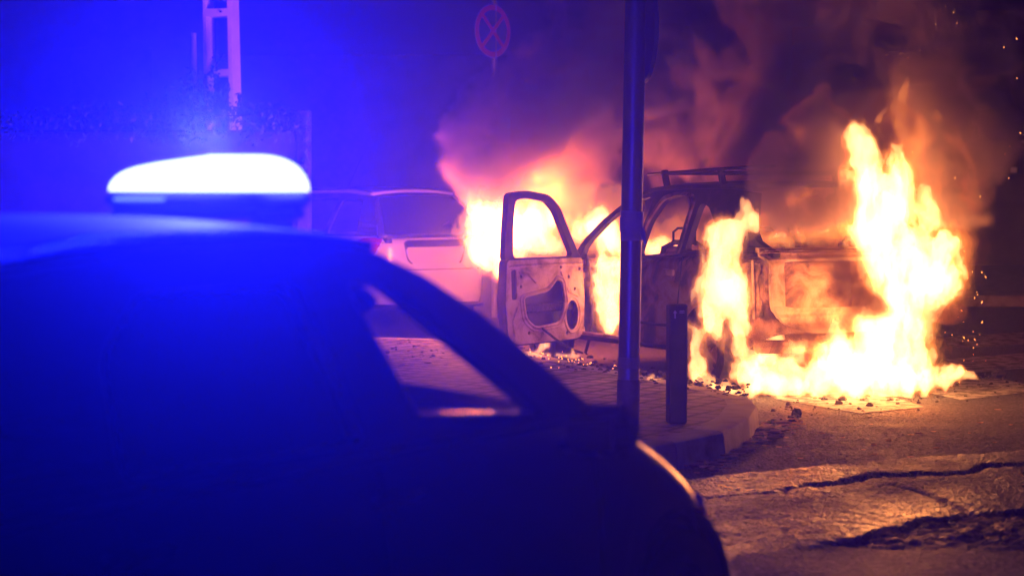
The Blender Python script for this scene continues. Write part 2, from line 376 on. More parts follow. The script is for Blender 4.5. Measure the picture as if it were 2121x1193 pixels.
conc = noise_mat('kerb_concrete', [(.3, (.12, .11, .1)), (.5, (.3, .27, .24)), (.75, (.4, .37, .33))], scale=6, rough=(.65, .9), bump=.5, bscale=70, bdist=.005)
kb = MB()
for a, b in zip(KP[:-1], KP[1:]):
    n_ = max(1, round((b-a).length/.55)); i0 = KP.index(a); ia, ib = KI[i0], KI[i0+1]
    for j in range(n_):
        t0, t1 = j/n_, (j+1)/n_; g = .006/((b-a).length)
        q = [a.lerp(b, t0+g), a.lerp(b, t1-g), ib.lerp(ia, 1-t1+g), ib.lerp(ia, 1-t0-g)]
        jz = random.uniform(-.003, .003); cc = (q[0]+q[1]+q[2]+q[3])/4
        nrm = Vector(((b-a).y, -(b-a).x)).normalized()
        rings = []
        for z, out, sh in ((-.02, .012, 1.0), (ZS-.03, 0, 1), (ZS-.008, -.008, 1), (ZS+.002, -.03, .985)):
            rings.append([(cc+(p-cc)*sh+(nrm*out if k < 2 else Vector((0, 0)))) for k, p in enumerate(q)])
        vs = [(p.x, p.y, z+jz) for r_, z in zip(rings, (-.02, ZS-.03, ZS-.008, ZS+.002)) for p in r_]
        fs = [(r_*4+k, r_*4+(k+1) % 4, r_*4+4+(k+1) % 4, r_*4+4+k) for r_ in range(3) for k in range(4)]+[(12, 13, 14, 15)]
        kb.add(vs, fs)
tag(kb.build('kerb', conc, auto=25), kind='structure')

# ---- painted crossing bars on the road, worn
def worn():
    m = mat('worn_road_paint', rough=.65); b = m.node_tree.nodes['Principled BSDF']
    tc = N(m, 'ShaderNodeTexCoord'); n = N(m, 'ShaderNodeTexNoise', i_Scale=9, i_Detail=10, i_Roughness=.72); L(m, tc.outputs['Object'], n.inputs['Vector'])
    L(m, ramp(m, n.outputs['Fac'], [(.46, (.06, .055, .05)), (.52, (.3, .28, .25)), (.7, (.42, .4, .36))]), b.inputs['Base Color'])
    bp = N(m, 'ShaderNodeBump', i_Strength=.6, i_Distance=.008); n2 = N(m, 'ShaderNodeTexNoise', i_Scale=60); L(m, tc.outputs['Object'], n2.inputs['Vector']); L(m, n2.outputs['Fac'], bp.inputs['Height']); L(m, bp.outputs[0], b.inputs['Normal'])
    return m
def road_z(x, y):
    i = min(max(np.searchsorted(fx, x)-1, 0), len(fx)-2); j = min(max(np.searchsorted(fy, y)-1, 0), len(fy)-2)
    return float(H[i:i+2, j:j+2].max())
paint = worn()
for i, q in enumerate(([(1600, 826), (1800, 806), (1915, 844), (1780, 857)], [(1840, 796), (2010, 776), (2190, 806), (1990, 829)], [(1960, 745), (2200, 725), (2300, 748), (1990, 775)], [(1930, 700), (2200, 684), (2300, 702), (1985, 722)])):
    P = [gr(a, b) for a, b in q]
    G_ = [[P[0].lerp(P[1], u).lerp(P[3].lerp(P[2], u), t) for u in np.linspace(0, 1, 60)] for t in np.linspace(0, 1, 40)]
    vs, fs = grid([[(p.x, p.y, road_z(p.x, p.y)+.004) for p in r_] for r_ in G_]); o = mesh('road_marking', vs, [x[::-1] for x in fs], paint, smooth=False); tag(o, kind='structure')

# ---- far kerb, wall and meter cabinets on the other side of the street
wallm = noise_mat('rendered_wall', [(.3, (.08, .07, .065)), (.6, (.13, .115, .105)), (.8, (.1, .09, .085))], scale=1.1, rough=(.8, .95), bump=.3, bscale=30, bdist=.01)
far_pave = MB(); far_pave.box((9.5, 33.5, .06), (15, 11, .16), b=.02); tag(far_pave.build('far_pavement', conc, auto=25), kind='structure')
fw = MB(); fw.box((10, 38.2, 2.2), (14, .4, 4.4), b=.02); fw.box((10, 37.96, 1.15), (14, .08, .1))
o = fw.build('street_wall', wallm); tag(o, 'plain rendered wall with meter cabinets beyond the flames', 'wall')
cabm = mat('grey_cabinet_metal', (.11, .11, .12), .55, .3)
def cabinet(px0, py0, px1, py1, sticker, label):
    a, b = at(px0, py0, 37.9), at(px1, py1, 37.9); c = (a+b)/2; wd, hg = b.x-a.x, a.z-b.z
    e = empty('meter_cabinet', (c.x, 37.9, c.z-hg/2)); tag(e, label, 'cabinet', 'cabinets on the far wall')
    MB().box((0, 0, hg/2), (wd, .2, hg), b=.015).build('cabinet_box', cabm, e)
    MB().box((0, -.11, hg/2), (wd*.9, .02, hg*.93), b=.004).build('door', cabm, e)
    MB().box((0, -.05, hg+.04), (wd+.14, .34, .06), b=.01).build('hood', conc, e)
    MB().box((-wd*.32, -.124, hg*.86), (.22, .006, .05)).build('nameplate', mat('pale_plate', (.5, .45, .4), .5), e)
    if sticker: MB().box((wd*.3, -.124, hg*.12), (.1, .006, .09)).build('sticker', mat('white_sticker', (.8, .76, .7), .5), e)
cabinet(2050, 283, 2108, 362, True, 'dark metal meter cabinet on the far wall with a small white sticker')
cabinet(2113, 283, 2180, 362, False, 'dark metal meter cabinet without sticker, cut by the right picture edge')

# ================================================================== LEFT BACKGROUND
wl = MB(); wl.box((-7.0, 22.4, 1.02), (10.0, .3, 2.05), b=.02); wl.box((-2.05, 22.4, 1.12), (.12, .36, 2.25), b=.01)
tag(wl.build('garden_wall', noise_mat('dark_mossy_wall', [(.3, (.015, .02, .012)), (.7, (.05, .05, .04))], scale=2, rough=(.8, .95), bump=.4)), 'low garden wall under climbing plants behind the beacon', 'wall')
bw = MB(); bw.box((-14, 46, 4), (16, 1, 8), b=.03); bw.box((-2, 52, 2.2), (12, 1, 4.4), b=.03)
for k in range(4): bw.box((-20+k*4, 45.45, 3.2), (1.6, .12, 2.0), b=.02)
tag(bw.build('house', wallm, auto=25), 'dark house front far down the street behind the garden wall', 'building')

# concrete power pole with rectangular openings
pc = noise_mat('pale_pole_concrete', [(.3, (.74, .7, .66)), (.7, (.84, .8, .76))], scale=4, rough=(.7, .9), bump=.2)
Yp = 24.0
def pz(py): return at(0, py, Yp).z
zs_ = [0, pz(300)]
outer = [(-.175, 0), (.18, 0), (.15, 5.2), (-.14, 5.2)]
holes = []
for (ya, yb) in ((228, 160), (145, 36), (20, -78), (-94, -170)):
    z0, z1 = pz(ya), pz(yb); holes.append([(-.125+z0*.004, z0), (.12-z0*.003, z0), (.12-z1*.003, z1), (-.125+z1*.004, z1)])
holes.append([(-.12, .9), (.115, .9), (.115, pz(244)), (-.12, pz(244))])
v, f = plate(outer, holes, .30, bevel=.006)
px_ = at(467, 230, Yp).x
e = empty('power_pole', (px_, Yp, 0), R(-9)); tag(e, 'pale concrete power pole with tall rectangular openings rising above the climbing plants', 'utility pole')
o = mesh('shaft', [(a, -c, b) for a, b, c in v], f, pc, e, smooth=False); o.rotation_euler = (0, R(-.8), 0)
MB().tube([(0, -.17, pz(27)), (0, -.11, pz(27))], .012).build('bolt', plastic, e)
e2 = MB().tube([at(405, 280, 23.4), at(401, 69, 23.4)], .028, 12).build('conduit_pipe', pc); tag(e2, 'short pale upright pipe beside the concrete power pole', 'pipe')

leafm = noise_mat('vine_leaf', [(.3, (.025, .06, .015)), (.7, (.07, .12, .03))], scale=3, rough=(.4, .7), bump=0)
def leaves(mb, c, r, n, size=.05, squash=1):
    for _ in range(n):
        while True:
            p = Vector([random.uniform(-1, 1) for _ in range(3)])
            if p.length < 1: break
        p = Vector((p.x*r[0], p.y*r[1], p.z*r[2]))+Vector(c)
        a = Vector([random.gauss(0, 1) for _ in range(3)]).normalized(); b = a.cross(Vector((random.gauss(0, .5), random.gauss(0, .5), 1))).normalized()
        s_ = size*random.uniform(.6, 1.4); d = Vector((a.x, a.y, a.z-.7)).normalized()
        mb.add([p, p+d*s_*.5+b*s_*.28, p+d*s_*1.2, p+d*s_*.5-b*s_*.28], [(0, 1, 2, 3)])
def vine(name, label, spots, stem, group=None):
    mb = MB()
    for (px, py, Y, rx, rz, n) in spots:
        c = at(px, py, Y); leaves(mb, c, (rx, .12, rz), n)
    e = mb.build(name, leafm, smooth=False); tag(e, label, 'plant', group)
    st = MB()
    for q in stem: st.tube([at(*a) for a in q], .008, 5)
    st.build('stem', plastic, e)
random.seed(3)
vine('climbing_plant', 'leafy creeper hanging down the left edge of the concrete power pole', [(441, 150, 23.6, .05, .1, 45), (448, 175, 23.6, .06, .12, 60), (458, 200, 23.6, .08, .1, 70), (447, 205, 23.6, .09, .08, 50), (462, 222, 23.6, .12, .07, 70), (455, 120, 23.6, .09, .04, 22), (470, 180, 23.6, .04, .06, 14)], [[(448, 240, 23.6), (452, 190, 23.6), (440, 145, 23.6), (462, 112, 23.6)], [(430, 225, 23.6), (470, 210, 23.6)]])
vine('climbing_plant', 'small leafy shoot at the right foot of the concrete power pole', [(498, 205, 23.5, .035, .08, 30), (500, 222, 23.5, .05, .08, 40)], [[(500, 240, 23.5), (497, 198, 23.5)]])
vine('climbing_plant', 'wide low creeper running along the top of the garden wall', [(x, 238+random.uniform(-6, 6), 22.3, .2, .12, 60) for x in range(60, 620, 34)]+[(x, 262+random.uniform(-12, 14), 22.12, .14, .16, 45) for x in range(-20, 620, 30)]+[(620, 252, 22.2, .12, .12, 90), (540, 222, 22.3, .15, .05, 25), (590, 236, 22.3, .15, .05, 30)], [[(360, 240, 22.2), (620, 240, 22.2)]])
vine('climbing_plant', 'thin creeper hanging down the end post of the garden wall', [(632, 300, 22.15, .04, .3, 60), (632, 350, 22.15, .04, .3, 40)], [[(632, 250, 22.18), (630, 380, 22.18)]])
vine('climbing_plant', 'taller bushy creeper left of the concrete power pole', [(400, 180, 23.2, .16, .2, 130), (375, 200, 23.2, .2, .2, 130), (420, 210, 23.2, .12, .15, 100), (330, 215, 23.2, .3, .15, 120)], [[(400, 240, 23.2), (400, 170, 23.2)]])

# ---- round no-parking sign in the smoke
def sign_face(e, r, ringcol, facecol, cross=True, faces=-1):
    d = .012
    MB().lathe([(0, .006), (r*.98, .006), (r, .002), (r, -.004), (r*.96, -.01), (0, -.01)], 48, Matrix.Rotation(R(90), 4, 'X')).build('sign_plate', steel, e)
    M_ = Matrix.Translation((0, -.0075, 0)) @ Matrix.Rotation(R(90), 4, 'X')
    MB().lathe([(r*.78, 0), (r*.78, .002), (r*.97, .002), (r*.97, 0)], 48, M_).build('red_ring', ringcol, e)
    MB().lathe([(0, .0012), (r*.779, .0012)], 48, M_).build('blue_face', facecol, e)
    if cross:
        for s_ in (-1, 1): MB().box((0, -.0105, 0), (r*1.56, .0025 if s_ > 0 else .003, r*.15), rot=Matrix.Rotation(R(45*s_), 3, 'Y')).build('cross_bar', ringcol, e)
signred = mat('sign_red', (.22, .012, .015), .5); signblue = mat('sign_blue', (.02, .06, .4), .4)
pS = at(1020, 65, 25.7)
e = empty('road_sign', (pS.x, pS.y, 0), R(0)); tag(e, 'round red and blue no stopping sign half hidden in the drifting smoke', 'road sign')
pl_ = MB().tube([(.02, .05, 0), (.02, .05, pS.z+.5)], .03, 14).build('post', steel, e)
ef = empty('sign_head', (0, 0, pS.z), R(48)); ef.parent = e
sign_face(ef, .3, signred, signblue)

# ================================================================== POLE AND BOLLARD
pb = gr(1300, 895, ZS)
tilt = (at(1316, 0, 12.65).x-pb.x)/(at(1316, 0, 12.65).z-ZS)
e = empty('sign_pole', (pb.x, pb.y, ZS)); e.rotation_euler = (0, math.atan(tilt), 0); tag(e, 'tall bare metal post with taped middle standing on the pavement corner', 'sign post')
RP = .060
MB().lathe([(RP+.0, 0), (RP, .37), (RP-.0005, .372), (RP-.0005, 1.4), (RP-.0005, 3.1), (RP*.8, 3.13), (0, 3.14)], 40).build('post', steel, e)
MB().lathe([(RP+.004, 0), (RP+.004, .29), (RP+.001, .296)], 40).build('base_sleeve', noise_mat('weathered_sleeve', [(.3, (.09, .09, .1)), (.7, (.2, .2, .21))], scale=8, rough=(.5, .8), bump=.3, metal=.6), e)
tapem = noise_mat('white_tape', [(.3, (.5, .5, .52)), (.7, (.68, .68, .7))], scale=12, rough=(.45, .6), bump=.6, bscale=14, bdist=.01)
tz = at(1300, 498, 12.65).z-ZS
tp = MB()
for k, (z0, z1, dr) in enumerate(((0, .075, .003), (.05, .13, .005), (.1, .165, .0035))):
    tp.lathe([(RP+dr, tz+z0), (RP+dr+.0015, tz+z0+.006), (RP+dr+.0008, tz+(z0+z1)/2), (RP+dr+.0015, tz+z1-.006), (RP+dr, tz+z1)], 36, Matrix.Translation((0, 0, tz+.08)) @ Matrix.Rotation(R(2.5*(k-1)), 4, 'Y') @ Matrix.Translation((0, 0, -tz-.08)))
tp.build('tape', tapem, e)
fl = [[(RP*.55+q*.02, -RP*.86-.006*q, tz+.15-q*.035+t*.0), ] for q, t in ((0, 0),)]
rows = []
for q in np.linspace(0, 1, 7):
    x = .02+q*.058; rows.append([(x, -.062+q*.03, tz+.145-q*.10+.03*(1-q)), (x+.004, -.066+q*.03, tz+.12-q*.13), (x-.002, -.062+q*.034, tz+.09-q*.075-.04*q)])
vs, fs = grid(rows); mesh('tape_end', vs, fs, tapem, e)
MB().lathe([(RP+.0012, .36), (RP+.0018, .362), (RP+.0018, .42), (RP+.0012, .422)], 36).build('sticker_band', noise_mat('old_sticker', [(.3, (.2, .2, .22)), (.7, (.35, .34, .35))], rough=(.5, .7), bump=.2), e)
sc = at(1331, 60, 12.7)
e = empty('road_sign', (pb.x+.085, pb.y+.07, 0), R(0)); tag(e, 'round road sign seen from behind, almost edge-on, at the top of the taped post', 'road sign')
ef = empty('sign_head', (0, 0, sc.z), R(180-79)); ef.parent = e
MB().lathe([(0, .006), (.29, .006), (.298, .012), (.302, .012), (.302, -.012), (.296, -.014), (0, -.012)], 56, Matrix.Rotation(R(90), 4, 'X')).build('sign_plate', mat('sign_back_grey', (.2, .2, .22), .5, .4), ef)
MB().box((0, .03, 0), (.05, .05, .3), b=.006).build('bracket', steel, ef)

bb = gr(1401, 876, ZS)
e = empty('bollard', (bb.x, bb.y, ZS), R(8)); tag(e, 'dark square bollard with small arrow sticker beside the taped post', 'bollard')
bm_ = noise_mat('dark_bollard', [(.3, (.035, .03, .03)), (.7, (.08, .07, .065))], scale=7, rough=(.5, .75), bump=.3, bscale=25, bdist=.004)
MB().box((0, 0, .345), (.106, .106, .69), b=.008).build('post', bm_, e)
MB().box((0, -.0035, .60), (.094, .1035, .165), b=.002).build('label_plate', mat('dark_label', (.05, .045, .06), .4), e)
ar = MB().add([(-.026, -.0572, .61), (-.018, -.0572, .61), (-.018, -.0572, .64), (-.026, -.0572, .64)], [(0, 1, 2, 3)]).add([(-.034, -.0572, .64), (-.010, -.0572, .64), (-.022, -.0572, .658)], [(0, 1, 2)])
for k, z in enumerate((.652, .643)): ar.box((.018, -.0572, z), (.03, .001, .004))
ar.build('arrow_mark', mat('pale_print', (.55, .5, .5), .5), e, smooth=False)

# ---- fallen leaves and debris
dl = noise_mat('dry_leaf', [(.3, (.35, .16, .07)), (.7, (.6, .34, .16))], scale=6, rough=(.55, .8), bump=.2)
random.seed(5)
def curled(mb, x, y, z, s_):
    a = random.uniform(0, 6.28); rows = []
    cu_ = random.uniform(.1, .45)
    for i in range(5):
        t = i/4; wdt = s_*.45*math.sin(math.pi*(t*.86+.07))*random.uniform(.8, 1.1); r_ = []
        for j in (-1, -.5, 0, .5, 1):
            lx, ly = s_*(t-.5), j*wdt; lz = abs(j)*wdt*cu_+abs(t-.5)**2*s_*cu_+.004
            r_.append((x+lx*math.cos(a)-ly*math.sin(a), y+lx*math.sin(a)+ly*math.cos(a), z+lz))
        rows.append(r_)
    mb.add(*grid(rows))
lv = MB()
for _ in range(150):
    t = random.random(); px = 1450+t*190+random.gauss(0, 18); py = 975-t*95+random.gauss(0, 10)
    p = gr(px, py); curled(lv, p.x, p.y, .012, random.uniform(.04, .1))
for _ in range(34):
    px = random.uniform(1480, 2100); p = gr(px, random.uniform(850, 960)+ (1900-px)*.02); curled(lv, p.x, p.y, .006, random.uniform(.025, .055))
for _ in range(90):
    p = gr(random.uniform(800, 1050), random.uniform(704, 760), ZS); curled(lv, p.x, p.y, ZS, random.uniform(.03, .07))
tag(lv.build('fallen_leaves', dl, auto=None), 'dry curled leaves scattered over road and pavement', None, None, 'stuff')
db = MB()
def chunk(x, y, z, s_):
    pts = []
    for zz, rr in ((0, 1), (.5, 1.1), (1, .55)):
        for k in range(6):
            q = k*1.047+random.uniform(-.3, .3); r_ = s_*rr*random.uniform(.6, 1.2)
            pts.append((x+r_*math.cos(q), y+r_*math.sin(q), z+zz*s_*random.uniform(.7, 1.1)))
    db.add(pts, [(i*6+k, i*6+(k+1) % 6, i*6+6+(k+1) % 6, i*6+6+k) for i in range(2) for k in range(6)]+[tuple(range(12, 18))])
for _ in range(420):      # along the pavement edge below the burning car
    t = random.random(); px = 1050+t*500; py = 728+ (px-1050)*.165+random.gauss(0, 9)
    p = gr(px, py, ZS); chunk(p.x, p.y, ZS-.005, abs(random.gauss(0, .009))+.004)
for _ in range(120):
    px = random.uniform(1600, 2121); p = gr(px, 852-(px-1600)*.11+random.gauss(0, 14)); chunk(p.x, p.y, .0, abs(random.gauss(0, .007))+.004)
for px, py, s_ in ((2068, 780, .06), (2040, 783, .04), (2022, 786, .035), (1745, 830, .035), (1855, 822, .03), (1800, 842, .03), (1735, 838, .03), (1640, 872, .04), (1600, 878, .03), (1432, 803, .04), (1650, 860, .045)):
    p = gr(px, py); chunk(p.x, p.y, 0, s_)
for _ in range(90):
    p = gr(random.uniform(800, 1045), random.uniform(703, 740), ZS); chunk(p.x, p.y, ZS-.004, abs(random.gauss(0, .006))+.003)
tag(db.build('debris', charred, smooth=False), 'charred crumbs and burnt bits along the kerb', None, None, 'stuff')

# ================================================================== CARS
# car frame: x forward, y to its left, z up, origin on the ground under its middle
class Hull:
    def __init__(s, P):
        s.P = P; th = np.linspace(0, 2*np.pi, 8001)[:-1]
        xf, xr, W, xm = P['xf'], P['xr'], P['W'], P.get('xm', 0)
        c, q = np.cos(th), np.sin(th); n = np.where(c > 0, P['nf'], P['nr']); Lh = np.where(c > 0, xf-xm, xm-xr)
        x = xm+Lh*np.sign(c)*np.abs(c)**(2/n); y = W*np.sign(q)*np.abs(q)**(2/n)
        d = np.hypot(np.diff(np.r_[x, x[0]]), np.diff(np.r_[y, y[0]])); cum = np.r_[0, np.cumsum(d)]
        # half perimeter (y>0) resampled, mirrored
        half = cum[4000]; m = int(half/.035); t = np.linspace(0, half, m)
        s.x = np.interp(t, cum[:-1], x); s.y = np.interp(t, cum[:-1], y); s.y[0] = s.y[-1] = 0
        tx, ty = np.gradient(s.x), np.gradient(s.y); l = np.hypot(tx, ty); s.nx, s.ny = ty/l, -tx/l
        s.nx[0], s.ny[0], s.nx[-1], s.ny[-1] = 1, 0, -1, 0
        s.m = m
    def inset(s, z):
        return np.interp(z, [p[0] for p in s.P['prof']], [p[1] for p in s.P['prof']])
    def zh(s, x): return np.interp(x, [p[0] for p in s.P['top']], [p[1] for p in s.P['top']])
    def zl(s, x, y):
        z = np.interp(x, [p[0] for p in s.P['low']], [p[1] for p in s.P['low']])
        for xc, zc, r in s.P['arch']:
            k = (np.abs(x-xc) < r) & (y > s.P['W']*.8)
            z = np.where(k, np.maximum(z, zc+np.sqrt(np.maximum(r*r-(x-xc)**2, 0))), z)
        return z
    def pt(s, x, z, side=1, out=0.0):     # a point on the flank
        i = np.argmin(np.abs(s.x-x)+np.where(s.y < s.P['W']*.55, 9, 0)); d = s.inset(z)-out
        return Vector((x, side*(np.interp(-x, -s.x[s.y > s.P['W']*.3], s.y[s.y > s.P['W']*.3])-d), z))
    def shell(s, parent, m, name='body', rows=16, gap=None, cabin=None, crown=.05):
        P = s.P; mb = MB(); sh = P.get('shoulder', .06)
        tops = {}
        for side in (1, -1):
            G = []
            zh, zl = s.zh(s.x), s.zl(s.x, s.y)
            for i in range(s.m):
                a, b = zl[i], zh[i]
                if gap and gap[2] == side and gap[0] < s.x[i] < gap[1] and s.y[i] > .3: b = gap[3]
                b = max(b, a+.02); col = []
                for t in list(np.linspace(0, 1, rows)):
                    z = a+(b-a)*t; d = float(s.inset(z)); k = max(0, (z-(b-sh))/sh)
                    d += sh*.8*(1-math.sqrt(max(0, 1-k*k)))
                    col.append((s.x[i]-s.nx[i]*d, side*(s.y[i]-s.ny[i]*d), z))
                G.append(col)
            v, f = grid(G)
            if side < 0: f = [q[::-1] for q in f]
            mb.add(v, f); tops[side] = [g[-1] for g in G]
        # top caps fore and aft of the cabin
        for lo, hi in P['caps']:
            rowsc = []
            for i in range(s.m):
                if lo <= s.x[i] <= hi:
                    a, b = Vector(tops[1][i]), Vector(tops[-1][i]); wdt = (a-b).length/(2*P['W'])
                    rowsc.append([tuple(a.lerp(b, t)+Vector((0, 0, crown*wdt*4*t*(1-t)))) for t in np.linspace(0, 1, 13)])
            if len(rowsc) > 1:
                v, f = grid(rowsc); mb.add(v, f)
        bm_floor = []
        for i in range(s.m):
            if P['xr']+.1 < s.x[i] < P['xf']-.1: bm_floor.append([(s.x[i], s.y[i]*.93, .30), (s.x[i], 0, .26), (s.x[i], -s.y[i]*.93, .30)])
        v, f = grid(bm_floor); fl_ = mesh('floor_pan', v, f, P.get('floor_mat', plastic), parent)
        return mb.build(name, m, parent, auto=40)

def lean(P, z): return P['yb']+(P['yt']-P['yb'])*max(0, min(1.1, (z-P['zb'])/(P['zt']-P['zb'])))-.03*max(0, (z-P['zb'])/(P['zt']-P['zb']))**3
def refine(loop, st=.06):
    out = []
    for a, b in zip(loop, loop[1:]+loop[:1]):
        n = max(1, int(math.dist(a, b)/st))
        out += [(a[0]+(b[0]-a[0])*k/n, a[1]+(b[1]-a[1])*k/n) for k in range(n)]
    return out
def side_plate(P, outer, holes, thick, m, name, parent, side, off=0.0, bevel=.004):
    H_ = P['hull']; ok = H_.y > .3
    def hy(a): return float(np.interp(-a, -H_.x[ok], H_.y[ok]))-.05
    v, f = plate(refine(outer), [refine(h) for h in holes], thick, bevel=bevel)
    vs = [(a, side*(min(lean(P, b), hy(a))+off)-c*1.0, b) for a, b, c in v]
    return mesh(name, vs, f, m, parent, True, 30)
def ruled(A, B, n=10, k=10, bow=None):        # surface between two polylines
    rows = []
    for t in np.linspace(0, 1, n):
        r_ = []
        for u in np.linspace(0, 1, k):
            p = Vector(A(u)).lerp(Vector(B(u)), t)
            if bow: p = p+Vector(bow(u, t))
            r_.append(tuple(p))
        rows.append(r_)
    return grid(rows)
def thick(o, t, off=-1):
    md = o.modifiers.new('thickness', 'SOLIDIFY'); md.thickness = t; md.offset = off; return o
def roof(P, parent, m, name='roof', x0=None, x1=None, crown=.035):
    x0 = P['rf'] if x0 is None else x0; x1 = P['rr'] if x1 is None else x1; rows = []
    for x in np.linspace(x0, x1, 18):
        z = np.interp(-x, [-q[0] for q in P['roofline']], [q[1] for q in P['roofline']]); yw = lean(P, z)
        rows.append([(x+.06*(1-(u*2-1)**2)*(1 if x > 0 else .3)*((x-x1)/(x0-x1)), -yw+2*yw*u, z+crown*(1-abs(2*u-1)**2.5)) for u in np.linspace(0, 1, 17)])
    v, f = grid(rows); return thick(mesh(name, v, f, m, parent), .03)
def wheel(parent, x, y, r, wd, tm, rm, steer=0, spokes=5, burst=False):
    """wheel = tyre with a rim child"""
    s_ = 1 if y > 0 else -1
    M_ = Matrix.Translation((x, y, r)) @ Matrix.Rotation(steer, 4, 'Z') @ Matrix.Rotation(R(-90)*s_, 4, 'X')
    prof = [(r*.62, -wd*.45), (r*.8, -wd*.5), (r*.96, -wd*.46), (r, -wd*.3), (r, wd*.3), (r*.96, wd*.46), (r*.8, wd*.5), (r*.64, wd*.44)]
    t = MB().lathe(prof, 48, M_); o = t.build('wheel', tm, parent)
    h = MB().lathe([(r*.64, wd*.4), (r*.6, wd*.42), (r*.57, wd*.3), (r*.2, wd*.22), (r*.18, wd*.3), (0, wd*.31)], 40, M_)
    for k in range(spokes):
        q = Matrix.Rotation(2*math.pi*k/spokes, 4, 'Z')
        b = MB(); b.box((r*.38, 0, wd*.33), (r*.42, r*.15, wd*.12), b=.006); h.add([M_ @ q @ Vector(p) for p in b.v], b.f)
    h.build('rim', rm, o); return o
def wells(P, parent, hull, m):
    for xc, zc, r in P['arch']:
        for s_ in (1, -1):
            g = []
            for a in np.linspace(0, math.pi, 20):
                g.append([(xc+(r+.015)*math.cos(a), s_*(P['W']-.02-d), zc+(r+.015)*math.sin(a)-(.0)) for d in (0, .1, .3)])
            v, f = grid(g); v2 = [q for q in v]
            mb = MB().add(v, f); mb.add([(xc+(r+.02)*math.cos(a), s_*(P['W']-.32), zc+(r+.02)*math.sin(a)) for a in np.linspace(0, math.pi, 20)], [tuple(range(20))])
            mb.build('wheel_arch_liner', m, parent)

# ------------------------------------------------------------------ POLICE CAR
PH = (.5, .866); pO = (-.93, 5.46)
PC = dict(xf=2.02, xr=-2.05, W=.885, nf=4.2, nr=5, xm=-.1, prof=[(.15, .07), (.3, .02), (.5, 0), (.7, .005), (.95, .05), (1.1, .07)],
          top=[(-2.05, .9), (-1.8, 1.0), (-.9, 1.0), (.6, .965), (.86, .96), (1.0, .935), (1.2, .885), (1.35, .83), (1.5, .765), (1.65, .70), (1.8, .63), (2.0, .55)],
          low=[(-2.05, .34), (-1.7, .2), (1.7, .2), (2.0, .26)], arch=[(1.28, .31, .335), (-1.3, .31, .335)], caps=[(.84, 2.0), (-2.1, -1.7)], shoulder=.17,
          yb=.80, yt=.72, zb=.97, zt=1.40, rf=.02, rr=-1.45, roofline=[(.02, 1.385), (-.3, 1.41), (-.8, 1.41), (-1.45, 1.36)])
police = empty('police_car', (pO[0], pO[1], 0), math.atan2(PH[1], PH[0])); tag(police, 'dark police car out of focus in front, its roof beacon flashing blue', 'police car')
hl = PC['hull'] = Hull(PC)
hl.shell(police, paint_dark, crown=.07)
wells(PC, police, hl, plastic)
fw_ = rnd([(.03, 1.03), (.57, .985), (.21, 1.19), (.08, 1.27), (.0, 1.312), (-.15, 1.32)], .03)
rw_ = rnd([(-1.0, .99), (-.2, .985), (-.34, 1.33), (-.85, 1.33), (-1.0, 1.22)], .04)
outer = [(-2.0, .94), (.93, .94), (.861, .965), (.612, 1.106), (.38, 1.238), (.165, 1.338), (.023, 1.387), (-.074, 1.405), (-.3, 1.412), (-.8, 1.412), (-1.4, 1.37), (-1.75, 1.15), (-2.0, 1.0)]
for sd in (-1, 1):
    side_plate(PC, outer, [fw_, rw_], .06, paint_dark, 'cabin_side', police, sd, bevel=.014)
    side_plate(PC, rw_, [], .008, dark_glass, 'rear_side_window', police, sd, bevel=0)
    side_plate(PC, fw_, [], .006, clear_glass, 'front_side_window', police, sd, bevel=0)
roof(PC, police, mat('matt_dark_roof', (.004, .005, .008), .8, 0, .05))
yb_, yt_ = lean(PC, .97)-.02, lean(PC, 1.385)-.01
v, f = ruled(lambda u: (.86+.16*(1-(2*u-1)**2), -yb_+2*yb_*u, .955), lambda u: (.03+.07*(1-(2*u-1)**2), -yt_+2*yt_*u, 1.385+.03*(1-(2*u-1)**2)), bow=lambda u, t: (.03*math.sin(math.pi*t), 0, .02*math.sin(math.pi*t)))
mesh('windshield', v, f, clear_glass, police)
v, f = ruled(lambda u: (-1.95, -.72+1.44*u, 1.0), lambda u: (-1.45, -yt_+2*yt_*u, 1.37))
mesh('rear_window', v, f, dark_glass, police)
# inside: dashboard, seats, visor
MB().box((.62, 0, .86), (.36, 1.45, .22), b=.06).build('dashboard', plastic, police)
for y in (-.38, .38):
    sb = MB().box((-.1, y, .58), (.5, .48, .16), b=.06); sb.box((-.38, y, .86), (.16, .46, .58), rot=Matrix.Rotation(R(-12), 3, 'Y'), b=.06); s_o = sb.build('seat', plastic, police)
    MB().box((-.45, y, 1.2), (.1, .26, .18), b=.035).build('headrest', plastic, s_o)
MB().box((-1.05, 0, .9), (.2, 1.3, .75), b=.06).build('rear_seat', plastic, police)
MB().tube([(.35, .38+.18*math.cos(a), .93+.18*math.sin(a)) for a in np.linspace(0, 2*math.pi, 25)], .016, 8, cap=False).build('steering_wheel', plastic, police)
MB().box((.14, -.42, 1.285), (.16, .34, .05), rot=Matrix.Rotation(R(20), 3, 'Y'), b=.015).build('sun_visor', plastic, police)
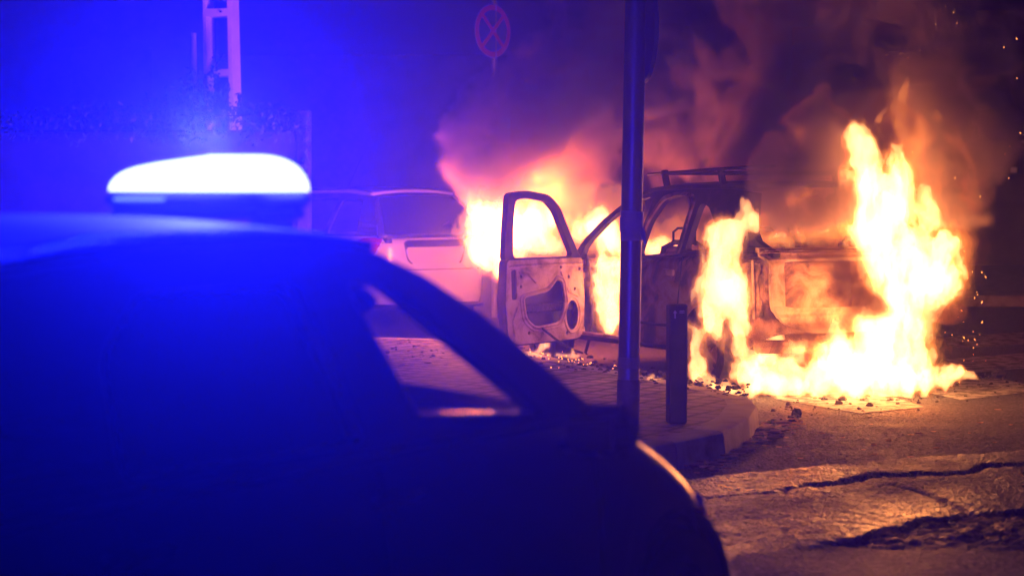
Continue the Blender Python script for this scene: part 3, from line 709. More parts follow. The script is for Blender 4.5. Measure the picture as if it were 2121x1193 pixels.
# door mirror
mr_ = MB(); mr_.box((0, 0, 0), (.12, .175, .125), b=.04); mr_.box((.02, .09, -.045), (.06, .12, .04), b=.012)
mo = mr_.build('door_mirror', paint_dark, police); mo.location = (.60, -.99, .945); mo.rotation_euler = (0, 0, R(-10))
gm = MB().box((-.062, 0, .003), (.006, .14, .095), b=.002).build('mirror_glass', mat('mirror_silver', (.8, .8, .8), .03, 1), mo)
for x in (-.12, -1.0):
    p = hl.pt(x, .86, -1, .012); MB().box(p, (.19, .03, .028), b=.01).build('door_handle', paint_dark, police)
for x in (.80, -.17, -1.02):
    MB().tube([hl.pt(x-.02*(z < .5), z, -1, .002) for z in np.linspace(.32, .93, 10)], .004, 5).build('door_seam', plastic, police)
for sd in (-1, 1):
    p = hl.pt(1.5, .62, sd, .010); MB().box(p, (.07, .014, .03), b=.006).build('side_indicator', mat('amber_lens', (.8, .3, .03), .2), police)
    lo = MB(); pts = [(hl.x[i]-hl.nx[i]*.02+.006*hl.nx[i], sd*(hl.y[i]-hl.ny[i]*.02+.006), z) for i in range(hl.m) if 1.62 < hl.x[i] < 1.9 for z in (.5, .62)]
    v, f = grid([[pts[k], pts[k+1]] for k in range(0, len(pts), 2)]); mesh('headlight', v, f, mat('headlight_glass', (.04, .04, .05), .2), police)
for x in (1.28, -1.3):
    for y in (-.78, .78): wheel(police, x, y, .31, .2, rubber, plastic)
fb = MB(); fb.box((2.0, 0, .42), (.05, .5, .12), b=.02); fb.build('number_plate', mat('plate_white', (.7, .7, .7), .4), police)
# beacon: black base, glowing dome
bc = empty('beacon_bar', (.20, -.0, 1.43)); bc.parent = police
cb = at(430, 380, 5.77); loc = Matrix.Rotation(-police.rotation_euler.z, 4, 'Z') @ (Vector((cb.x, cb.y, 0))-Vector((pO[0], pO[1], 0)))
bc.location = (loc.x, loc.y, 0)
def bar_pt(u, v, z, s=1.0): return u
zb0 = at(430, 396, 5.77).z; zt0 = at(430, 326, 5.77).z
def dome(z0, z1, ybar, xbar, n=28, k=10, flatl=.0):
    rows = []
    for j in range(k+1):
        a = j/k*math.pi/2; r_ = []
        for i in range(n):
            q = 2*math.pi*i/n; cx_, cy_ = math.cos(q), math.sin(q)
            yy = ybar*math.copysign(abs(cy_)**.75, cy_); xx = xbar*math.copysign(abs(cx_)**.7, cx_)
            sc_ = math.cos(a)**.55 if j < k else 0.0
            hgt = (z1-z0)*(1+.16*(-yy/ybar)-.10*(yy/ybar)**2)      # taller towards the near end
            r_.append((xx*sc_, yy*(.35+.65*sc_) if j < k else yy*.35*0, z0+hgt*math.sin(a)**1.1))
        rows.append(r_)
    v = [p for r_ in rows for p in r_]; f = [(j*n+i, j*n+(i+1) % n, (j+1)*n+(i+1) % n, (j+1)*n+i) for j in range(k) for i in range(n)]
    f.append(tuple(range(n-1, -1, -1))); return v, f
v, f = dome(zb0, zt0, .285, .13)
beaconm = emit('beacon_glow', (.55, .66, 1), 4.5)
mesh('beacon_lens', v, f, beaconm, bc)
lowm = mat('beacon_blue_plastic', (.01, .03, .35), .15, 0, .6)
mbb = MB(); mbb.box((0, 0, zb0-.022), (.24, .50, .04), b=.015); mbb.build('beacon_skirt', plastic, bc)
mbb = MB(); mbb.box((0, 0, zb0-.055), (.22, .46, .03), b=.008); mbb.box((0, .2, zb0-.09), (.14, .05, .05), b=.008); mbb.box((0, -.2, zb0-.09), (.14, .05, .05), b=.008); mbb.build('beacon_base', plastic, bc)
def blue_lamp(kind, loc, e, name='beacon_light', rot=None, size=None, blend=1, col=(.006, .008, 1), parent=None, r=.08):
    l = bpy.data.lights.new(name, kind); l.energy = e*BLUE_K; l.color = col; l.shadow_soft_size = r
    if kind == 'SPOT': l.spot_size = R(size); l.spot_blend = blend
    o = bpy.data.objects.new(name, l); C.objects.link(o); o.location = loc; o.parent = parent
    if rot is not None: o.rotation_euler = rot
    return o
strip = emit('painted_reflection_glow', (.18, .3, 1), 1.6)  # no lamps: glowing bars imitate reflections of the lens on base and roof
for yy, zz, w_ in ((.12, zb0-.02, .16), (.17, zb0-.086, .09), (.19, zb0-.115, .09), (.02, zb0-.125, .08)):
    MB().box((-.125, yy, zz), (.012, w_, .010), b=.003).build('painted_reflection', strip, bc)
bx_, by_ = cb.x, cb.y
blue_lamp('POINT', (bx_, by_, zt0+.07), 520, r=.1)
blue_lamp('SPOT', (bx_, by_, zt0+.06), 6600, rot=(Vector((-.3, -1, -.9))).to_track_quat('-Z', 'Y').to_euler(), size=152, blend=1, r=.06)
aim = at(330, 120, 30)-Vector((bx_, by_, zt0+.05))
0 and blue_lamp('SPOT', (bx_, by_, zt0+.05), 2600, rot=aim.to_track_quat('-Z', 'Y').to_euler(), size=21, blend=1, r=.06)

# ------------------------------------------------------------------ WHITE CAR
WH = (-.6, .8); wO = (-1.985, 25.58)
WC = dict(xf=2.0, xr=-2.0, W=.83, nf=3.4, nr=5.5, xm=0, prof=[(.2, .05), (.33, .012), (.5, 0), (.62, .004), (.66, .03), (.8, .035), (.98, .05), (1.1, .08)],
          top=[(-2.0, .93), (-1.8, .97), (.8, .93), (1.2, .86), (1.7, .76), (2, .62)], low=[(-2, .24), (-1.6, .22), (1.6, .25), (2, .3)],
          arch=[(1.25, .3, .33), (-1.25, .3, .33)], caps=[(.8, 2.0), (-2.1, -1.75)], shoulder=.05, yb=.76, yt=.52, zb=.95, zt=1.42, rf=.1, rr=-1.55, roofline=[(.1, 1.36), (-.3, 1.41), (-1.0, 1.42), (-1.62, 1.385)])
dark_pillar = mat('dark_pillar_finish', (.04, .04, .05), .3)
white = empty('parked_car', (wO[0], wO[1], 0), math.atan2(WH[1], WH[0])); tag(white, 'white parked hatchback seen from behind beside the burning car', 'car', 'cars parked along the kerb')
hw = WC['hull'] = Hull(WC); hw.shell(white, paint_white, crown=.03); wells(WC, white, hw, plastic)
wo_ = [(-1.93, .9), (.85, .9), (.8, .95), (.35, 1.22), (.1, 1.36), (-.3, 1.41), (-1.0, 1.42), (-1.62, 1.39), (-1.8, 1.18), (-1.93, .97)]
wf = rnd([(-.1, .98), (.6, .98), (.2, 1.25), (.02, 1.34), (-.1, 1.35)], .04); wr = rnd([(-.95, .98), (-.18, .98), (-.18, 1.35), (-.95, 1.36)], .04); wq = rnd([(-1.6, 1.02), (-1.03, .98), (-1.03, 1.35), (-1.45, 1.34)], .05)
for sd in (-1, 1):
    side_plate(WC, wo_, [wf, wr, wq], .05, dark_pillar, 'cabin_side', white, sd)
    for h in (wf, wr, wq): side_plate(WC, h, [], .008, dark_glass, 'side_window', white, sd, bevel=0)
roof(WC, white, paint_white)
ywb, ywt = lean(WC, .97)-.02, lean(WC, 1.39)-.0
def rear_y(z, x0=-1.955, x1=-1.66): return x0+(x1-x0)*max(0, (z-.95)/(1.40-.95))
v, f = ruled(lambda u: (-1.955-.045*(1-(2*u-1)**2), -ywb+2*ywb*u, .955), lambda u: (-1.56-.04*(1-(2*u-1)**2), -ywt+2*ywt*u, 1.385+.03*(1-abs(2*u-1)**2.5)), bow=lambda u, t: (-.02*math.sin(math.pi*t), 0, .01))
tg = thick(mesh('tailgate_frame', v, f, dark_pillar, white), .02)
v, f = ruled(lambda u: (-1.98-.045*(1-(2*u-1)**2)*1, -.66+1.32*u, .985), lambda u: (-1.592-.04*(1-(2*u-1)**2), -.49+.98*u, 1.365+.02*(1-(2*u-1)**2)), bow=lambda u, t: (-.025*math.sin(math.pi*t), 0, .01))
mesh('rear_window', v, f, dark_glass, white)
MB().tube([(-1.99, .12, .985), (-1.93, -.2, 1.12)], .008, 6).build('rear_wiper', plastic, white)
v, f = ruled(lambda u: (.83, -ywb+2*ywb*u, .93), lambda u: (.1, -ywt+2*ywt*u, 1.37)); mesh('windshield', v, f, tint_glass, white)
# hatch details on the rear face: recess with a plate, seam, lamps, bumper
def rx(y, z): # rear face x at given y
    k = np.argmin(np.abs(hw.y-abs(y))+np.where(hw.x > 0, 9, 0)); return float(hw.x[k])+float(hw.inset(z))
def rear_patch(outl, depth, m, name, parent, out, side=1):
    v, f = plate(refine(outl, .04), [], depth, bevel=.003); return mesh(name, [(rx(a, b)-out-c, a, b) for a, b, c in v], f, m, parent, True, 30)
rear_patch(rnd([(-.33, .66), (.30, .66), (.37, .72), (.40, .9), (.36, .93), (-.36, .93), (-.40, .88)], .06), .008, mat('shadow_gap', (.12, .11, .11), .6), 'plate_recess', white, -.002)
rear_patch(rnd([(-.30, .675), (.29, .675), (.35, .73), (.385, .845), (-.38, .845)], .05), .012, paint_white, 'plate_panel', white, .004)
rear_patch(rnd([(-.37, .855), (.385, .855), (.385, .9), (.34, .925), (-.34, .925)], .03), .012, plastic, 'plate_light_strip', white, .004)
for sd in (-1, 1):
    rear_patch(rnd([(sd*.62, .96), (sd*.76, .95), (sd*.79, .72), (sd*.72, .72), (sd*.66, .85)][::sd], .04), .02, red_lens, 'tail_light', white, .01)
MB().tube([(rx(y, .64)-.004, y, .615) for y in np.linspace(-.78, .78, 30)], .008, 5).build('bumper_seam', plastic, white)
MB().tube([(rx(y, .4)-.004, y, .235) for y in np.linspace(-.78, .78, 30)], .03, 6).build('bumper_lip', plastic, white)
MB().tube([(-.1, .5, 1.44), (-.16, .5, 1.47), (-.6, .5, 1.475), (-1.2, .5, 1.47), (-1.5, .5, 1.43)], .010, 8).build('roof_rail', steel, white)
MB().tube([(-.1, -.5, 1.44), (-.16, -.5, 1.47), (-.6, -.5, 1.475), (-1.2, -.5, 1.47), (-1.5, -.5, 1.43)], .010, 8).build('roof_rail', steel, white)
MB().tube([(-.3, .05, 1.44), (-.62, .05, 1.82)], .003, 5).build('aerial', plastic, white)
for x in (1.25, -1.25):
    for y in (-.74, .74): wheel(white, x, y, .3, .19, rubber, alloy)

# ------------------------------------------------------------------ BURNING CAR
BH = (-.47, .883); bO = (1.546, 18.25)
BC = dict(xf=1.85, xr=-1.98, W=.83, nf=3.2, nr=8, xm=0, prof=[(.2, .05), (.35, .02), (.5, 0), (.75, .005), (.95, .03), (1.06, .05)],
          top=[(-1.98, 1.0), (-1.7, 1.03), (-.9, .985), (.3, .94), (.8, .9), (1.1, .88), (1.5, .8), (1.85, .66)], low=[(-1.98, .46), (-1.7, .3), (-1.6, .28), (1.5, .27), (1.85, .4)],
          arch=[(1.2, .3, .33), (-1.28, .3, .34)], caps=[(.85, 1.9)], shoulder=.05, yb=.775, yt=.60, zb=1.0, zt=1.49, rf=.07, rr=-1.62, roofline=[(.07, 1.42), (-.25, 1.475), (-.8, 1.49), (-1.3, 1.49), (-1.62, 1.47)], floor_mat=charred)
burn = empty('burning_car', (bO[0], bO[1], 0), math.atan2(BH[1], BH[0])); tag(burn, 'burnt out hatchback in flames with its front door hanging open', 'car')
hb = BC['hull'] = Hull(BC)
thick(hb.shell(burn, burnt, gap=(-.26, .68, 1, .33), crown=.04), .012)
wells(BC, burn, hb, charred)
bo_ = [(-1.93, 1.0), (-1.93, 1.04), (-1.83, 1.12), (-1.64, 1.46), (-1.3, 1.49), (-.8, 1.49), (-.25, 1.475), (.07, 1.415), (.22, 1.345), (.40, 1.24), (.58, 1.09), (.72, .93), (.74, .88), (.66, .88), (.60, .94),
       (.50, 1.07), (.33, 1.21), (.16, 1.315), (0, 1.385), (-.18, 1.425), (-.255, 1.40), (-.235, .95), (-.30, .95), (-.93, .985)]
bo2 = [(-1.93, 1.0), (-1.93, 1.04), (-1.83, 1.12), (-1.64, 1.46), (-1.3, 1.49), (-.8, 1.49), (-.25, 1.475), (.07, 1.415), (.22, 1.345), (.40, 1.24), (.58, 1.09), (.74, .93), (.76, .88), (-.3, .9), (-.93, .96)]
h_r = rnd([(-.865, 1.02), (-.31, .965), (-.315, 1.22), (-.42, 1.40), (-.60, 1.44), (-.78, 1.43), (-.85, 1.37)], .05)
h_q = rnd([(-1.43, 1.06), (-.955, 1.025), (-.955, 1.385), (-1.08, 1.36), (-1.28, 1.21)], .05)
h_f = rnd([(-.2, .96), (.60, .95), (.46, 1.09), (.3, 1.21), (.14, 1.31), (0, 1.37), (-.17, 1.41)], .05)
side_plate(BC, bo_, [h_r, h_q], .055, soot, 'cabin_side', burn, 1, bevel=.006)
side_plate(BC, bo2, [h_r, h_q, h_f], .055, soot, 'cabin_side', burn, -1, bevel=.006)
# window frame lip of the rear door
fr_o = rnd([(-.905, 1.0), (-.275, .945), (-.285, 1.23), (-.40, 1.435), (-.60, 1.47), (-.80, 1.46), (-.885, 1.39)], .05)
side_plate(BC, fr_o, [h_r], .03, burnt, 'window_frame', burn, 1, off=.03, bevel=.004)
roof(BC, burn, soot)
yw_ = lean(BC, 1.0)-.02; yt2 = lean(BC, 1.45)
# front header and far parts seen through the opening
# rear door skin lines
def seam(pts, m=charred, r=.006, name='door_seam'): MB().tube([hb.pt(x, z, 1, .001) for x, z in pts], r, 6).build(name, m, burn)
seam([(-.285, .30), (-.28, .6), (-.285, .95)]); seam([(-.93, 1.0), (-.935, .8), (-.92, .62), (-.86, .45), (-.80, .31)])
seam([(-.3, .46), (-.6, .455), (-.84, .46)], r=.012, name='door_moulding'); seam([(.62, .285), (0, .285), (-.9, .285)], soot, .02, 'sill_rail')
p = hb.pt(-.78, .86, 1, .012); MB().box(p, (.15, .02, .05), b=.008).build('door_handle', ashy, burn)
p = hb.pt(-1.55, .86, 1, .004); MB().box(p, (.17, .012, .17), b=.03).build('fuel_flap', burnt, burn)
# B post stub and door aperture
MB().tube([(-.24, .735, 1.40), (-.235, .755, 1.2), (-.24, .78, .95), (-.25, .80, .6), (-.26, .79, .32)], [.03, .035, .04, .045, .05], 8).build('door_post', burnt, burn)
MB().tube([(.66, .76, .93), (.69, .80, .75), (.69, .80, .5), (.64, .79, .32)], [.035, .05, .055, .05], 8).build('hinge_post', ashy, burn)
# inside: dash beam, seat frames, steering column, mirror
MB().tube([(.62, -.75, .88), (.6, 0, .9), (.62, .75, .88)], .035, 8).build('dash_beam', burnt, burn)
dd = MB()
for k in range(9):
    y = .62-k*.13; dd.tube([(.6, y, .88), (.56+random.uniform(-.06, .04), y+random.uniform(-.05, .05), .7), (.6+random.uniform(-.1, .05), y+random.uniform(-.05, .05), .45)], .009, 5)
dd.build('hanging_wires', charred, burn)
def seat(x, y):
    s = empty('seat_frame', (x, y, 0)); s.parent = burn
    arch = lambda w0, zt_: [(0, -w0, .42), (-.10, -w0, .85), (-.14, -w0*.8, zt_-.04), (-.15, -w0*.4, zt_), (-.15, w0*.4, zt_), (-.14, w0*.8, zt_-.04), (-.10, w0, .85), (0, w0, .42)]
    m_ = MB(); m_.tube(arch(.22, 1.07), .022, 8); m_.tube([(-.15, -.1, 1.07), (-.15, -.1, 1.15), (-.15, -.06, 1.18), (-.15, .06, 1.18), (-.15, .1, 1.15), (-.15, .1, 1.07)], .010, 7)
    m_.tube([(0, -.22, .42), (.42, -.22, .40), (.45, 0, .40), (.42, .22, .40), (0, .22, .42)], .02, 7); m_.build('frame_tube', charred, s)
    v, f = grid([[(-.02-.115*t-.05*math.sin(math.pi*u), -.2+.4*u, .48+.56*t) for u in np.linspace(0, 1, 7)] for t in np.linspace(0, 1, 9)])
    thick(mesh('back_shell', v, f, burnt, s), .01)
seat(-.15, .38); seat(-.15, -.38)
MB().tube([(.3, .38+.19*math.cos(a), .9+.19*math.sin(a)) for a in np.linspace(0, 2*math.pi, 25)], .012, 7, cap=False).build('steering_wheel', charred, burn)
gh = MB(); gh.tube([(-.28, -.58, 1.40), (-.32, -.58, 1.33)], .01, 6); gh.tube([(-.32, -.58, 1.33), (-.29, -.61, 1.27), (-.36, -.61, 1.27), (-.32, -.58, 1.33)], .008, 6); gh.build('belt_anchor', charred, burn)
# lower tailgate and lamp cavity
def rxb(y, z):
    k = np.argmin(np.abs(hb.y-min(abs(y), .8))+np.where(hb.x > 0, 9, 0)); return float(hb.x[k])+float(hb.inset(z))
def rpatch(outl, depth, m, name, out, holes=(), bevel=.004):
    v, f = plate(refine(outl, .04), [refine(h, .04) for h in holes], depth, bevel=bevel); return mesh(name, [(rxb(a, b)-out-c, a, b) for a, b, c in v], f, m, burn, True, 30)
tgl = [(-.68, 1.04), (-.66, .9), (-.68, .7), (-.62, .53), (-.40, .455), (.40, .455), (.60, .51), (.69, .62), (.70, .80), (.68, .95), (.74, 1.02), (.72, 1.055)]
tgo = rpatch(rnd(tgl, .07), .03, ashy, 'tailgate', .035)
rpatch([(-.74, 1.035), (.74, 1.035), (.74, 1.07), (-.74, 1.07)], .05, burnt, 'window_ledge', .03)
lat = MB(); lat.box((-2.03, .12, 1.09), (.05, .07, .04), b=.01); lat.tube([(-2.03, .12, 1.1), (-2.04, .10, 1.14), (-2.04, .06, 1.12)], .016, 7); lat.build('wiper_stub', charred, burn)
for sd in (-1, 1):
    rpatch(rnd([(sd*.72, .98), (sd*.80, .96), (sd*.82, .6), (sd*.72, .56), (sd*.735, .8)][::sd], .03), .02, burnt, 'lamp_cavity', .0)
    for k in range(2):
        MB().tube([(rxb(.76, z)-.0-k*.01, sd*(.735+.025*k+.05*max(0, (z-.85))*-4*(1 if z > .85 else 0)*.3), z) for z in np.linspace(.56, .98, 12)], .011, 6).build('cavity_rib', ashy, burn)
MB().tube([(rxb(y, .45)+.03, y, .36) for y in np.linspace(-.74, .74, 24)], .05, 8).build('bumper_beam', burnt, burn)
# roof rack
rk = MB()
rk.tube([(.0, .52, 1.60), (-.9, .52, 1.635), (-1.72, .52, 1.66)], .022, 8, flat=.6); rk.build('rack_rail', soot, burn)
rk = MB(); rk.tube([(.0, -.52, 1.60), (-.9, -.52, 1.635), (-1.72, -.52, 1.66)], .022, 8, flat=.6); rk.build('rack_rail', soot, burn)
for x in (-.25, -1.05):
    MB().box((x, 0, 1.61), (.05, 1.06, .03), b=.008).build('rack_crossbar', soot, burn)
    for y in (-.52, .52): MB().tube([(x-.03, y, 1.49), (x, y, 1.56), (x+.02, y, 1.63)], .028, 7).build('rack_foot', soot, burn)
v, f = ruled(lambda u: (-1.60, -.58+1.16*u, 1.50), lambda u: (-1.82, -.55+1.1*u, 1.515), n=4); thick(mesh('roof_spoiler', v, f, soot, burn), .03)
for x in (1.2, -1.28):
    for y in (-.74, .74): wheel(burn, x, y, .285 if x < 0 else .25, .19, charred, burnt)
# open front door: x along the door from hinge to latch, z up; inner face towards +y of the door
DH = Vector((.69, .80, 0)); ang = math.atan2(-.0, -1)   # closed door points backwards
door = empty('front_door', DH, R(180-68)); door.parent = burn
# outline in (distance from hinge, height), skin with stamped holes
sk = rnd([(.0, .30), (.10, .275), (.86, .265), (.95, .33), (.98, .60), (.965, .93), (.02, .93), (-.01, .6)], .04)
cl = rnd([(.32, .41), (.62, .385), (.74, .46), (.78, .64), (.60, .665), (.46, .68), (.36, .77), (.28, .75), (.24, .56)], .05)
sp_h = [(.15+.075*math.cos(a), .47+.12*math.sin(a)) for a in np.linspace(0, 2*math.pi, 22)[:-1]]
la_h = rnd([(.85, .62), (.91, .62), (.92, .85), (.86, .86)], .02)
hol = [cl, sp_h, la_h]+[[(cx_+.014*math.cos(a), cz_+.014*math.sin(a)) for a in np.linspace(0, 2*math.pi, 9)[:-1]] for cx_, cz_ in ((.8, .8), (.8, .72), (.2, .78), (.12, .68), (.22, .33), (.7, .35), (.06, .84), (.3, .86))]
v, f = plate(refine(sk), [refine(h, .03) for h in hol], .012, bevel=.003)
def dbow(a, b): return -.035*((b-.93)/.6)**2*0
inner = mesh('inner_panel', [(a, c+.0, b) for a, b, c in v], f, ashy, door, True, 30)
ribs = MB()
def lift(loop, off, r): ribs.tube([(a+0, -.0+off, b) for a, b in loop]+[(loop[0][0], off, loop[0][1])], r, 8, cap=False, flat=1.0)
for grow, r in ((1.0, .012), (1.13, .009)):
    cxm = sum(q[0] for q in cl)/len(cl); czm = sum(q[1] for q in cl)/len(cl); lift([(cxm+(a-cxm)*grow, czm+(b-czm)*grow) for a, b in cl], -.006, r)
lift([(.15+.10*math.cos(a), .47+.145*math.sin(a)) for a in np.linspace(0, 2*math.pi, 22)[:-1]], -.005, .009)
ribs.tube([(.03, -.006, .88), (.5, -.006, .885), (.94, -.006, .88)], .012, 8); ribs.tube([(.84, -.006, .56), (.90, -.006, .45), (.88, -.006, .33)], .011, 8)
ribs.tube([(.62, -.006, .75), (.72, -.006, .82), (.82, -.006, .83)], .010, 8); ribs.tube([(.08, -.006, .62), (.2, -.006, .66), (.3, -.006, .82)], .009, 8)
ribs.build('stamped_ribs', ashy, door)
v, f = plate(refine(sk), [], .012, bevel=.003); outs = mesh('outer_skin', [(a, .085-.02*((b-.6)/.33)**2+c, b) for a, b, c in v], f, soot, door, True, 30)
MB().box((.5, .05, .54), (.86, .035, .07), b=.01).build('window_regulator', charred, door)
edge_ = MB(); g = []
for a, b in refine(sk, .05)+[refine(sk, .05)[0]]: g.append([(a, 0, b), (a, .075, b)])
v, f = grid(g); thick(mesh('door_edge', v, f, soot, door), .01)
wfo = rnd([(-.0, .92), (.98, .92), (.96, 1.2), (.93, 1.455), (.70, 1.475), (.42, 1.44), (.28, 1.34), (.15, 1.13), (.04, .96)], .05)
wfi = rnd([(.12, .945), (.87, .945), (.87, 1.2), (.845, 1.40), (.70, 1.415), (.45, 1.385), (.345, 1.30), (.22, 1.10)], .045)
v, f = plate(refine(wfo), [refine(wfi)], .055, bevel=.006); mesh('window_frame', [(a, .04-.10*max(0, (b-.93)/.5)**1.3*0-c, b) for a, b, c in v], f, soot, door, True, 30)
# weather strip hanging from the door, trailing wire
MB().tube([(.02, -.04, .95), (-.03, -.05, .8), (-.06, -.06, .62), (-.03, -.07, .42), (.04, -.09, .26), (.10, -.10, .165)], .013, 7).build('weather_strip', charred, door)
MB().tube([(.55, -.02, .38), (.42, -.05, .29), (.28, -.08, .21), (.14, -.10, .165)], .010, 6).build('hanging_cable', charred, door)
for z in (.45, .78): MB().box((-.02, .05, z), (.09, .05, .06), b=.01).build('hinge', burnt, door)
for o in door.children:
    if o.data:
        for q in o.data.vertices: q.co.y = .085-q.co.y
        o.data.flip_normals()

# ====FIRE
# ================================================================== FIRES
def cap(a, ra, b=None, rb=None, Y=16.5, Y2=None):
    """a blob or capsule given by picture points and a depth; radii in picture pixels of the photograph"""
    b = b or a; rb = ra if rb is None else rb; Y2 = Y if Y2 is None else Y2
    return (tuple(at(a[0], a[1], Y)), ra*Y/F, tuple(at(b[0], b[1], Y2)), rb*Y2/F)
# engine bay
e1 = flame('fire', 'round ball of flame bursting from the engine bay behind the open door', [
    cap((1008, 462), 62, (1060, 480), 72, 19.9), cap((1000, 445), 46, (1110, 460), 60, 20.0), cap((1012, 520), 54, (1036, 562), 34, 19.7),
    cap((1110, 500), 36, (1150, 520), 34, 20.0)],
    h=.013, warp=.06, fine=.035, amp=.5, lv=(.08, .20, .40), seed=1)
fire_light(at(985, 535, 20.5), 9000, e1)
e0 = flame('fire', 'orange flames spreading over the bonnet, seen through the open door window', [
    cap((1080, 470), 64, (1170, 480), 66, 20.1), cap((1170, 480), 60, (1260, 480), 50, 19.8), cap((1100, 520), 50, (1180, 530), 44, 20.0), cap((1240, 490), 46, (1320, 490), 40, 19.4)],
    h=.014, warp=.08, fine=.05, amp=.75, lv=(.02, .22, .5), seed=2, mats=(gl_b, gl_c, fl_outer))
fire_light(at(1150, 450, 20.4), 1200, e0); fire_light(at(1110, 380, 20.0), 4200, e0, .2)
# cabin
e2 = flame('fire', 'bright fire filling the front seats inside the door opening', [
    cap((1262, 500), 56, (1240, 480), 56, 18.6), cap((1240, 590), 36, (1262, 660), 40, 18.35), cap((1290, 560), 46, (1290, 650), 38, 18.3), cap((1262, 560), 46, (1262, 640), 46, 18.3), cap((1320, 500), 44, (1400, 512), 30, 18.3), cap((1195, 500), 26, (1220, 470), 30, 18.9)],
    h=.013, warp=.05, fine=.035, amp=.55, lv=(.10, .25, .46), seed=4)
fire_light(at(1262, 600, 18.2), 120, e2, .12)
fire_light(at(1380, 500, 18.6), 50, e2, .12)
# rear wheel
e3 = flame('fire', 'tall column of flame rising from the burning rear wheel', [
    cap((1445, 780), 26, (1446, 700), 34, 16.1), cap((1478, 690), 52, (1500, 620), 62, 16.1), cap((1500, 620), 64, (1490, 550), 48, 16.1),
    cap((1492, 550), 54, (1505, 505), 54, 16.1), cap((1510, 490), 44, (1560, 466), 36, 16.1), cap((1545, 458), 26, (1545, 430), 16, 16.1), cap((1436, 796), 14, (1475, 806), 15, 15.95), cap((1530, 610), 40, (1530, 690), 34, 16.1), cap((1530, 700), 30, (1560, 760), 34, 16.0)],
    h=.0115, warp=.05, fine=.038, amp=.55, lv=(.14, .26, .44), seed=8)
fire_light(at(1500, 640, 15.9), 160, e3, .15)
# rear end, the biggest
e4 = flame('fire', 'towering blaze swallowing the right rear end of the car', [
    cap((1740, 760), 76, (1900, 750), 80, 16.0), cap((1850, 700), 96, (1900, 720), 66, 16.0), cap((1885, 640), 84, (1945, 600), 74, 16.0), cap((1945, 560), 66, (1950, 500), 52, 16.2),
    cap((1860, 560), 84, (1830, 480), 86, 16.2), cap((1825, 470), 86, (1810, 390), 72, 16.3), cap((1805, 380), 62, (1790, 305), 44, 16.4), cap((1790, 300), 40, (1778, 272), 24, 16.4),
    cap((1866, 420), 56, (1880, 345), 36, 16.4), cap((1880, 340), 30, (1872, 305), 18, 16.4), cap((1930, 450), 36, (1925, 380), 20, 16.4), cap((1970, 615), 36, (1985, 600), 24, 16.0), cap((1900, 560), 60, (1900, 500), 52, 16.2), cap((1870, 660), 76, (1800, 700), 50, 16.0)],
    h=.0125, warp=.075, fine=.045, amp=.55, lv=(.13, .24, .42), seed=12)
fire_light(at(1850, 520, 15.9), 400, e4, .3); fire_light(at(1850, 700, 15.7), 420, e4, .3); fire_light(at(1810, 380, 16.2), 120, e4, .25)
# fuel on the road
e5 = flame('fire', 'wide sheet of flame running over the road below the rear bumper', [
    cap((1540, 785), 36, (1640, 800), 41, 16.2), cap((1580, 800), 31, (1760, 800), 41, 16.0), cap((1700, 785), 53, (1900, 778), 57, 16.1), cap((1880, 786), 43, (1985, 788), 25, 16.4), cap((1980, 792), 18, (2020, 787), 10, 16.6), cap((1580, 740), 43, (1600, 710), 28, 16.4),
    cap((1640, 765), 43, (1650, 725), 30, 16.2), cap((1720, 750), 53, (1725, 700), 34, 16.0), cap((1470, 806), 14, (1560, 812), 18, 15.9)],
    h=.0125, warp=.045, fine=.045, amp=.6, lv=(.10, .22, .38), seed=17, zs=.7)
fire_light(at(1660, 780, 15.5), 220, e5, .15); fire_light(at(1880, 780, 15.6), 220, e5, .2)
e11 = flame('fire', 'smoke with firelight put in as orange glow rolling up behind the back of the car', [  # fire-lit smoke round the flames, drawn as bodies that glow themselves
    cap((1580, 480), 70, (1740, 450), 90, 17.6), cap((1700, 400), 80, (1720, 330), 80, 17.6), cap((1900, 420), 130, (1900, 300), 110, 17.2), cap((1980, 560), 70, (1990, 440), 60, 16.8), cap((1640, 640), 60, (1700, 560), 60, 16.25), cap((1620, 740), 50, (1760, 660), 70, 16.25), cap((1850, 250), 60, (1880, 190), 40, 17.0)],
    h=.028, warp=.16, fine=.07, amp=.7, lv=(.02, .22, .5), seed=37, mats=(gl_a, gl_b, gl_c), zs=.8, nf=5)
e12 = flame('fire', 'smoke with firelight put in as orange glow rising over the bonnet behind the open door', [
    cap((1090, 460), 70, (1250, 450), 70, 19.9), cap((1150, 420), 50, (1220, 430), 50, 20.0)],
    h=.028, warp=.12, fine=.06, amp=.7, lv=(.02, .22, .5), seed=39, mats=(gl_a, gl_b, gl_c), zs=.8, nf=5)
e13 = flame('fire', 'smoke with firelight put in as orange glow behind the rear seat frames in the cabin', [cap((1340, 480), 60, (1420, 480), 60, 18.2)],
    h=.028, warp=.10, fine=.05, amp=.4, lv=(.02, .22, .5), seed=39, mats=(gl_a, gl_b, gl_c), zs=.8, nf=5)
